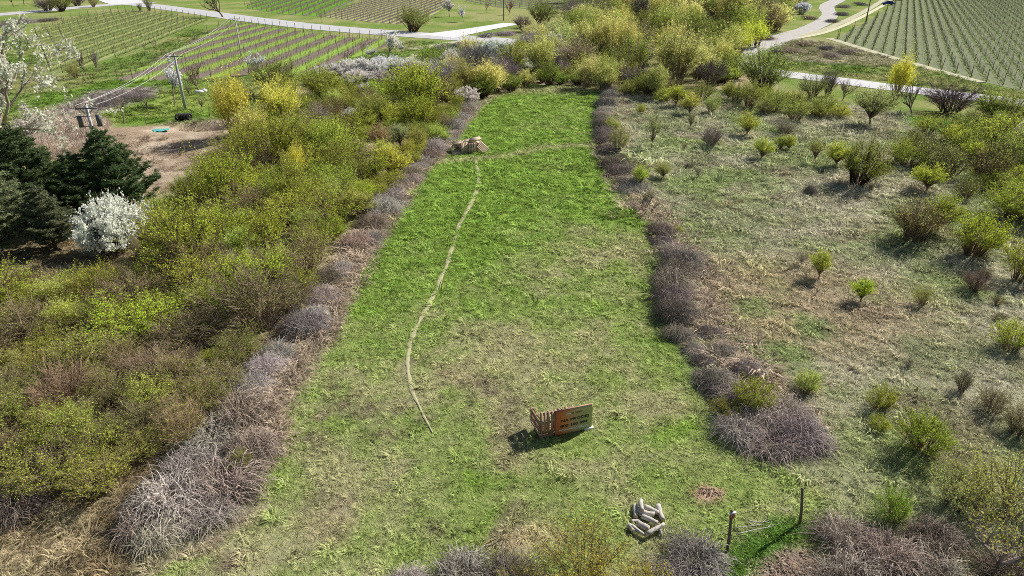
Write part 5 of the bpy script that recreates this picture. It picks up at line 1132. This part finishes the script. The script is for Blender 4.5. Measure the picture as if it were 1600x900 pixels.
def log(a, b, r, label, group, seed, mat=M_log, name='cut_log', cat='log', kink=.06):
    rng = np.random.default_rng(seed); a = np.array(a); b = np.array(b); n = 7; t = np.linspace(0, 1, n)
    c = (a + b) / 2; P_ = bez(a[None], (c + rng.normal(0, kink, 3))[None], b[None], n) - c
    rr = r * (1 + rng.normal(0, .09, n)) * np.linspace(1.12, .86, n)
    g = Geo(); g.tubes(P_, rr[None], 12, True); o = ob(name, g.mesh(name, mat, False), loc=c); tag(o, label, cat, group)
    for e, s_ in ((0, -1), (n - 1, 1)):
        d = P_[0, -1] - P_[0, 0]; d /= np.linalg.norm(d); g = Geo(); q = P_[0, e]; g.tubes(np.array([[q - d * s_ * .004, q + d * s_ * .006]]), np.array([[rr[e] * .93, rr[e] * .9]]), 12, True); ob('cut_end', g.mesh('cut_end', M_logend), o)
    return o
for i, (a, b, th, z, lb) in enumerate(LOGS):
    pa = W(970 + a[0] / 12, 775 + a[1] / 12, z); pb = W(970 + b[0] / 12, 775 + b[1] / 12, z); zb = tz(pa)
    log((*pa, zb + z), (*pb, zb + z * (.8 if i % 2 else 1)), th / 12 / 38.8 / 2, lb, 'logs of the small pile', 60 + i)
def gatepost(p, H, lean, label, plate):
    g = Geo(); g.tubes(np.array([[[0, 0, -.3], [lean[0] * .3, lean[1] * .3, H * .4], [lean[0], lean[1], H], [lean[0], lean[1], H + .03]]]), np.array([[.062, .058, .054, .03]]), 8, True)
    o = ob('fence_post', g.mesh('fence_post', M_post), loc=(p[0], p[1], tz(p))); tag(o, label, 'post')
    if plate:
        g = Geo(); g.box((lean[0] + .02, lean[1] - .075, H - .2), (.19, .02, .24)); pl = ob('sign_plate', g.mesh('sign_plate', M_red), o)
        g = Geo(); th = np.linspace(.6, 5.6, 12); P_ = np.stack([lean[0] + .02 + .045 * np.cos(th), np.full(12, lean[1] - .09), H - .22 + .06 * np.sin(th)], 1); g.tubes(P_[None], np.full((1, 12), .012), 4); ob('plate_mark', g.mesh('plate_mark', M_printwhite), pl)
        g = Geo(); g.box((lean[0] + .03, lean[1] - .06, H - .06), (.26, .09, .03), (0, R(-16), 0)); ob('plate_roof', g.mesh('plate_roof', M_white), o)
    return o
p1 = W(1136, 864); p2 = W(1249, 824)
def x_at(p, u, v): return (u - 800) / FPX * p[1] / (-(v - 450) / FPX * math.sin(PITCH) + math.cos(PITCH)) - p[0]
gatepost(p1, z_at(p1, 800), (x_at(p1, 1143, 800), 0), 'leaning dark post with a small red plate at the plot corner', True)
gatepost(p2, z_at(p2, 766), (x_at(p2, 1253, 766), 0), 'taller dark plain post casting a long shadow', False)
for i, (pts, r, lb) in enumerate([([(1150, 838), (1180, 832), (1205, 826), (1226, 818)], .022, 'pale curved fallen branch between the two posts'), ([(1146, 828), (1170, 827), (1190, 822)], .02, 'short pale fallen branch behind the curved one'), ([(1213, 798), (1222, 803), (1232, 801), (1238, 793)], .018, 'small pale crooked branch left of the taller post'),
        ([(1168, 817), (1180, 821), (1195, 819), (1208, 814)], .024, 'pale broken branch behind the other fallen ones'), ([(1224, 785), (1235, 776), (1247, 764)], .012, 'thin pale stick leaning at the taller post')]):
    P_ = np.array([[*W(u, v, .08), tz(W(u, v)) + .1 + .04 * math.sin(k * 2)] for k, (u, v) in enumerate(pts)]); P_ = smooth_line(P_, 1); c = P_.mean(0); c[2] = 0
    g = Geo(); g.tubes((P_ - c)[None], np.linspace(r, r * .5, len(P_))[None], 6, True)
    k = len(P_) // 2; e = P_[k] - c; g.tubes(np.array([[e, e + [.15, .12, .03], e + [.25, .3, .02]]]), np.array([[r * .6, r * .4, r * .2]]), 5)
    tag(ob('fallen_branch', g.mesh('fallen_branch', M_log), loc=c), lb, 'branch')
rng = np.random.default_rng(8)   # clods of the bare corner, and the mole heap
def clods(name, c, sx, sy, n, lb, cat, r=.05, hill=0.0):
    g = Geo()
    for k in range(n):
        x, y = rng.normal(0, sx), rng.normal(0, sy); s = r * rng.uniform(.5, 1.5); d = rng.normal(size=(6, 3)) * .25
        V = (np.array([[1, 0, 0], [-1, 0, 0], [0, 1, 0], [0, -1, 0], [0, 0, 1], [0, 0, -1]]) + d) * s; zz = float(terrain_z(np.array([c[0] + x]), np.array([c[1] + y]))[0])
        g.add(V + np.array([x, y, zz + s * .3]), None, [[0, 2, 4], [2, 1, 4], [1, 3, 4], [3, 0, 4], [2, 0, 5], [1, 2, 5], [3, 1, 5], [0, 3, 5]])
    tag(ob(name, g.mesh(name, M_soil), loc=(c[0], c[1], 0)), lb, cat, kind='stuff')
clods('soil_clods', W(1225, 888), .9, .5, 420, 'brown clods on the bare soil below the posts', 'soil', .045)
clods('mole_heap_soil', MOLE, .32, .2, 120, 'orange brown crumbs of the molehill above the posts', 'soil', .03)

# ------------------------------------------------------------------ small things far off
def tyre(p, rz, lb):
    g = Geo(); n, m = 20, 8; V = []
    for i in range(n):
        a = 6.283 * i / n
        for j in range(m):
            b = 6.283 * j / m; rr = .36 + .13 * math.cos(b); V.append((rr * math.cos(a), .13 * math.sin(b), .49 + rr * math.sin(a)))
    i = np.arange(n * m); g.add(V, np.stack([i, (i // m) * m + (i + 1) % m, ((i // m + 1) % n) * m + (i + 1) % m, ((i // m + 1) % n) * m + i % m], 1))
    tag(ob('old_tyre', g.mesh('old_tyre', M_rubber, True), loc=(p[0], p[1], tz(p)), rot=(0, 0, rz)), lb, 'tyre', 'old tyres in a row on the lawn')
p_ = W(279, 189)
for k in range(5): tyre(p_ + np.array([.36 * k, .05 * k]), 1.15, f'{ORD[k]} black tyre from the left in the row on the lawn')
for k, (u, v, s_, lb) in enumerate([(311, 146, (.75, .4, .3), 'larger white sack under the broad reddish tree'), (319, 145, (.5, .4, .38), 'smaller white sack under the broad reddish tree')]):
    q = W(u, v); g = Geo(); n, m = 10, 6; V = [(math.cos(6.283 * i / n) * math.sin(math.pi * (j + .5) / m) * (1 + .15 * math.sin(3 * i + j)), math.sin(6.283 * i / n) * math.sin(math.pi * (j + .5) / m), math.cos(math.pi * (j + .5) / m)) for j in range(m) for i in range(n)]
    Q = [(j * n + i, j * n + (i + 1) % n, (j + 1) * n + (i + 1) % n, (j + 1) * n + i) for j in range(m - 1) for i in range(n)]
    g.add(np.array(V) * s_, Q); tag(ob('white_sack', g.mesh('white_sack', M_white, True), loc=(q[0], q[1], tz(q) + s_[2] * .8)), lb, 'sack')
q = W(253, 207); g = Geo(); k = 9; V = [((i / (k - 1) - .5) * 1.8, (j / (k - 1) - .5) * 1.3, .08 + .22 * float(vnoise(np.array([i * .9]), np.array([j * .9]), 1.0, 3)[0])) for j in range(k) for i in range(k)]
g.add(V, [(j * k + i, j * k + i + 1, (j + 1) * k + i + 1, (j + 1) * k + i) for j in range(k - 1) for i in range(k - 1)]); o = ob('plastic_sheet', g.mesh('plastic_sheet', M_teal, False), loc=(q[0], q[1], tz(q)), rot=(0, 0, .4)); tag(o, 'crumpled teal plastic sheet on the bare earth', 'sheet')
for k, (u, v) in enumerate([(229, 197), (279, 180), (328, 182)]):
    q = W(u, v); g = Geo(); g.tubes(np.array([[[0, 0, -.2], [.01, 0, .6], [.03, 0, 1.25]]]), np.array([[.04, .04, .035]]), 6, True); tag(ob('garden_stake', g.mesh('garden_stake', M_post), loc=(q[0], q[1], tz(q))), ['wooden stake at the left end of the lawn edge', 'wooden stake behind the row of tyres', 'wooden stake above the dug pit'][k], 'stake')
def car(p, rz, label, paint):
    o = ob('parked_car', None, loc=(p[0], p[1], .04), rot=(0, 0, rz)); tag(o, label, 'car')
    prof = [(-2.1, .35), (-2.12, .7), (-1.95, .92), (-1.2, .98), (1.0, 1.0), (1.9, .86), (2.12, .66), (2.1, .35)]
    roof = [(-1.75, .94), (-1.25, 1.42), (-.2, 1.5), (.45, 1.42), (1.15, .98)]
    def extr(pr, w0, w1, name, mat, par):
        n = len(pr); lo = min(z for _, z in pr); hi = max(z for _, z in pr); V = []
        for s_ in (-1, 1):
            for x, z in pr: V.append((x, s_ * (w0 + (w1 - w0) * (z - lo) / (hi - lo)), z))
        F = [list(range(n))[::-1], [n + i for i in range(n)]] + [[i, (i + 1) % n, n + (i + 1) % n, n + i] for i in range(n)]
        me = bpy.data.meshes.new(name); me.from_pydata(V, [], F); me.materials.append(mat); q = ob(name, me, par); md = q.modifiers.new('bevel', 'BEVEL'); md.width = .05; md.segments = 2; return q
    extr(prof, .86, .80, 'body', paint, o); extr(roof, .76, .58, 'roof', paint, o)
    for s_ in (-1, 1):
        for x0, x1 in ((-1.35, -.35), (-.25, .75)):
            me = bpy.data.meshes.new('side_window'); w = lambda z: s_ * (.76 - .18 * (z - .94) / .56 + .006)
            me.from_pydata([(x0, w(1.04), 1.04), (x1 + .1, w(1.04), 1.04), (x1 - .25, w(1.38), 1.38), (x0 + .1, w(1.38), 1.38)], [], [[0, 1, 2, 3]]); me.materials.append(M_glass); ob('side_window', me, o)
        g = Geo(); g.box((2.07, s_ * .6, .68), (.1, .3, .14)); ob('headlight', g.mesh('headlight', M_white), o)
        for x in (-1.35, 1.3):
            g = Geo(); g.tubes(np.array([[[x, s_ * .66, .32], [x, s_ * .88, .32]]]), np.array([[.32, .31]]), 16, True); wl = ob('wheel', g.mesh('wheel', M_rubber), o)
            g = Geo(); g.tubes(np.array([[[x, s_ * .87, .32], [x, s_ * .895, .32]]]), np.array([[.2, .19]]), 12, True); ob('rim', g.mesh('rim', M_wire), wl)
    me = bpy.data.meshes.new('windscreen'); me.from_pydata([(1.09, -.66, 1.03), (1.09, .66, 1.03), (.55, .56, 1.37), (.55, -.56, 1.37)], [], [[0, 1, 2, 3]]); me.materials.append(M_glass); ob('windscreen', me, o)
car(W(1387, 8), 2.95, 'blue parked car at the top edge beside the large vineyard', M_carpaint)
car(W(1402, 1), 3.3, 'black parked car just behind the blue one at the top edge', M_rubber)
for (desc, zone), L_ in CROWD.items():
    for k, (u, o) in enumerate(sorted(L_, key=lambda q: q[0])):
        o['label'] = f'{ordn(k)} {desc} from the left {zone}' if len(L_) > 1 else f'only {desc} {zone}'
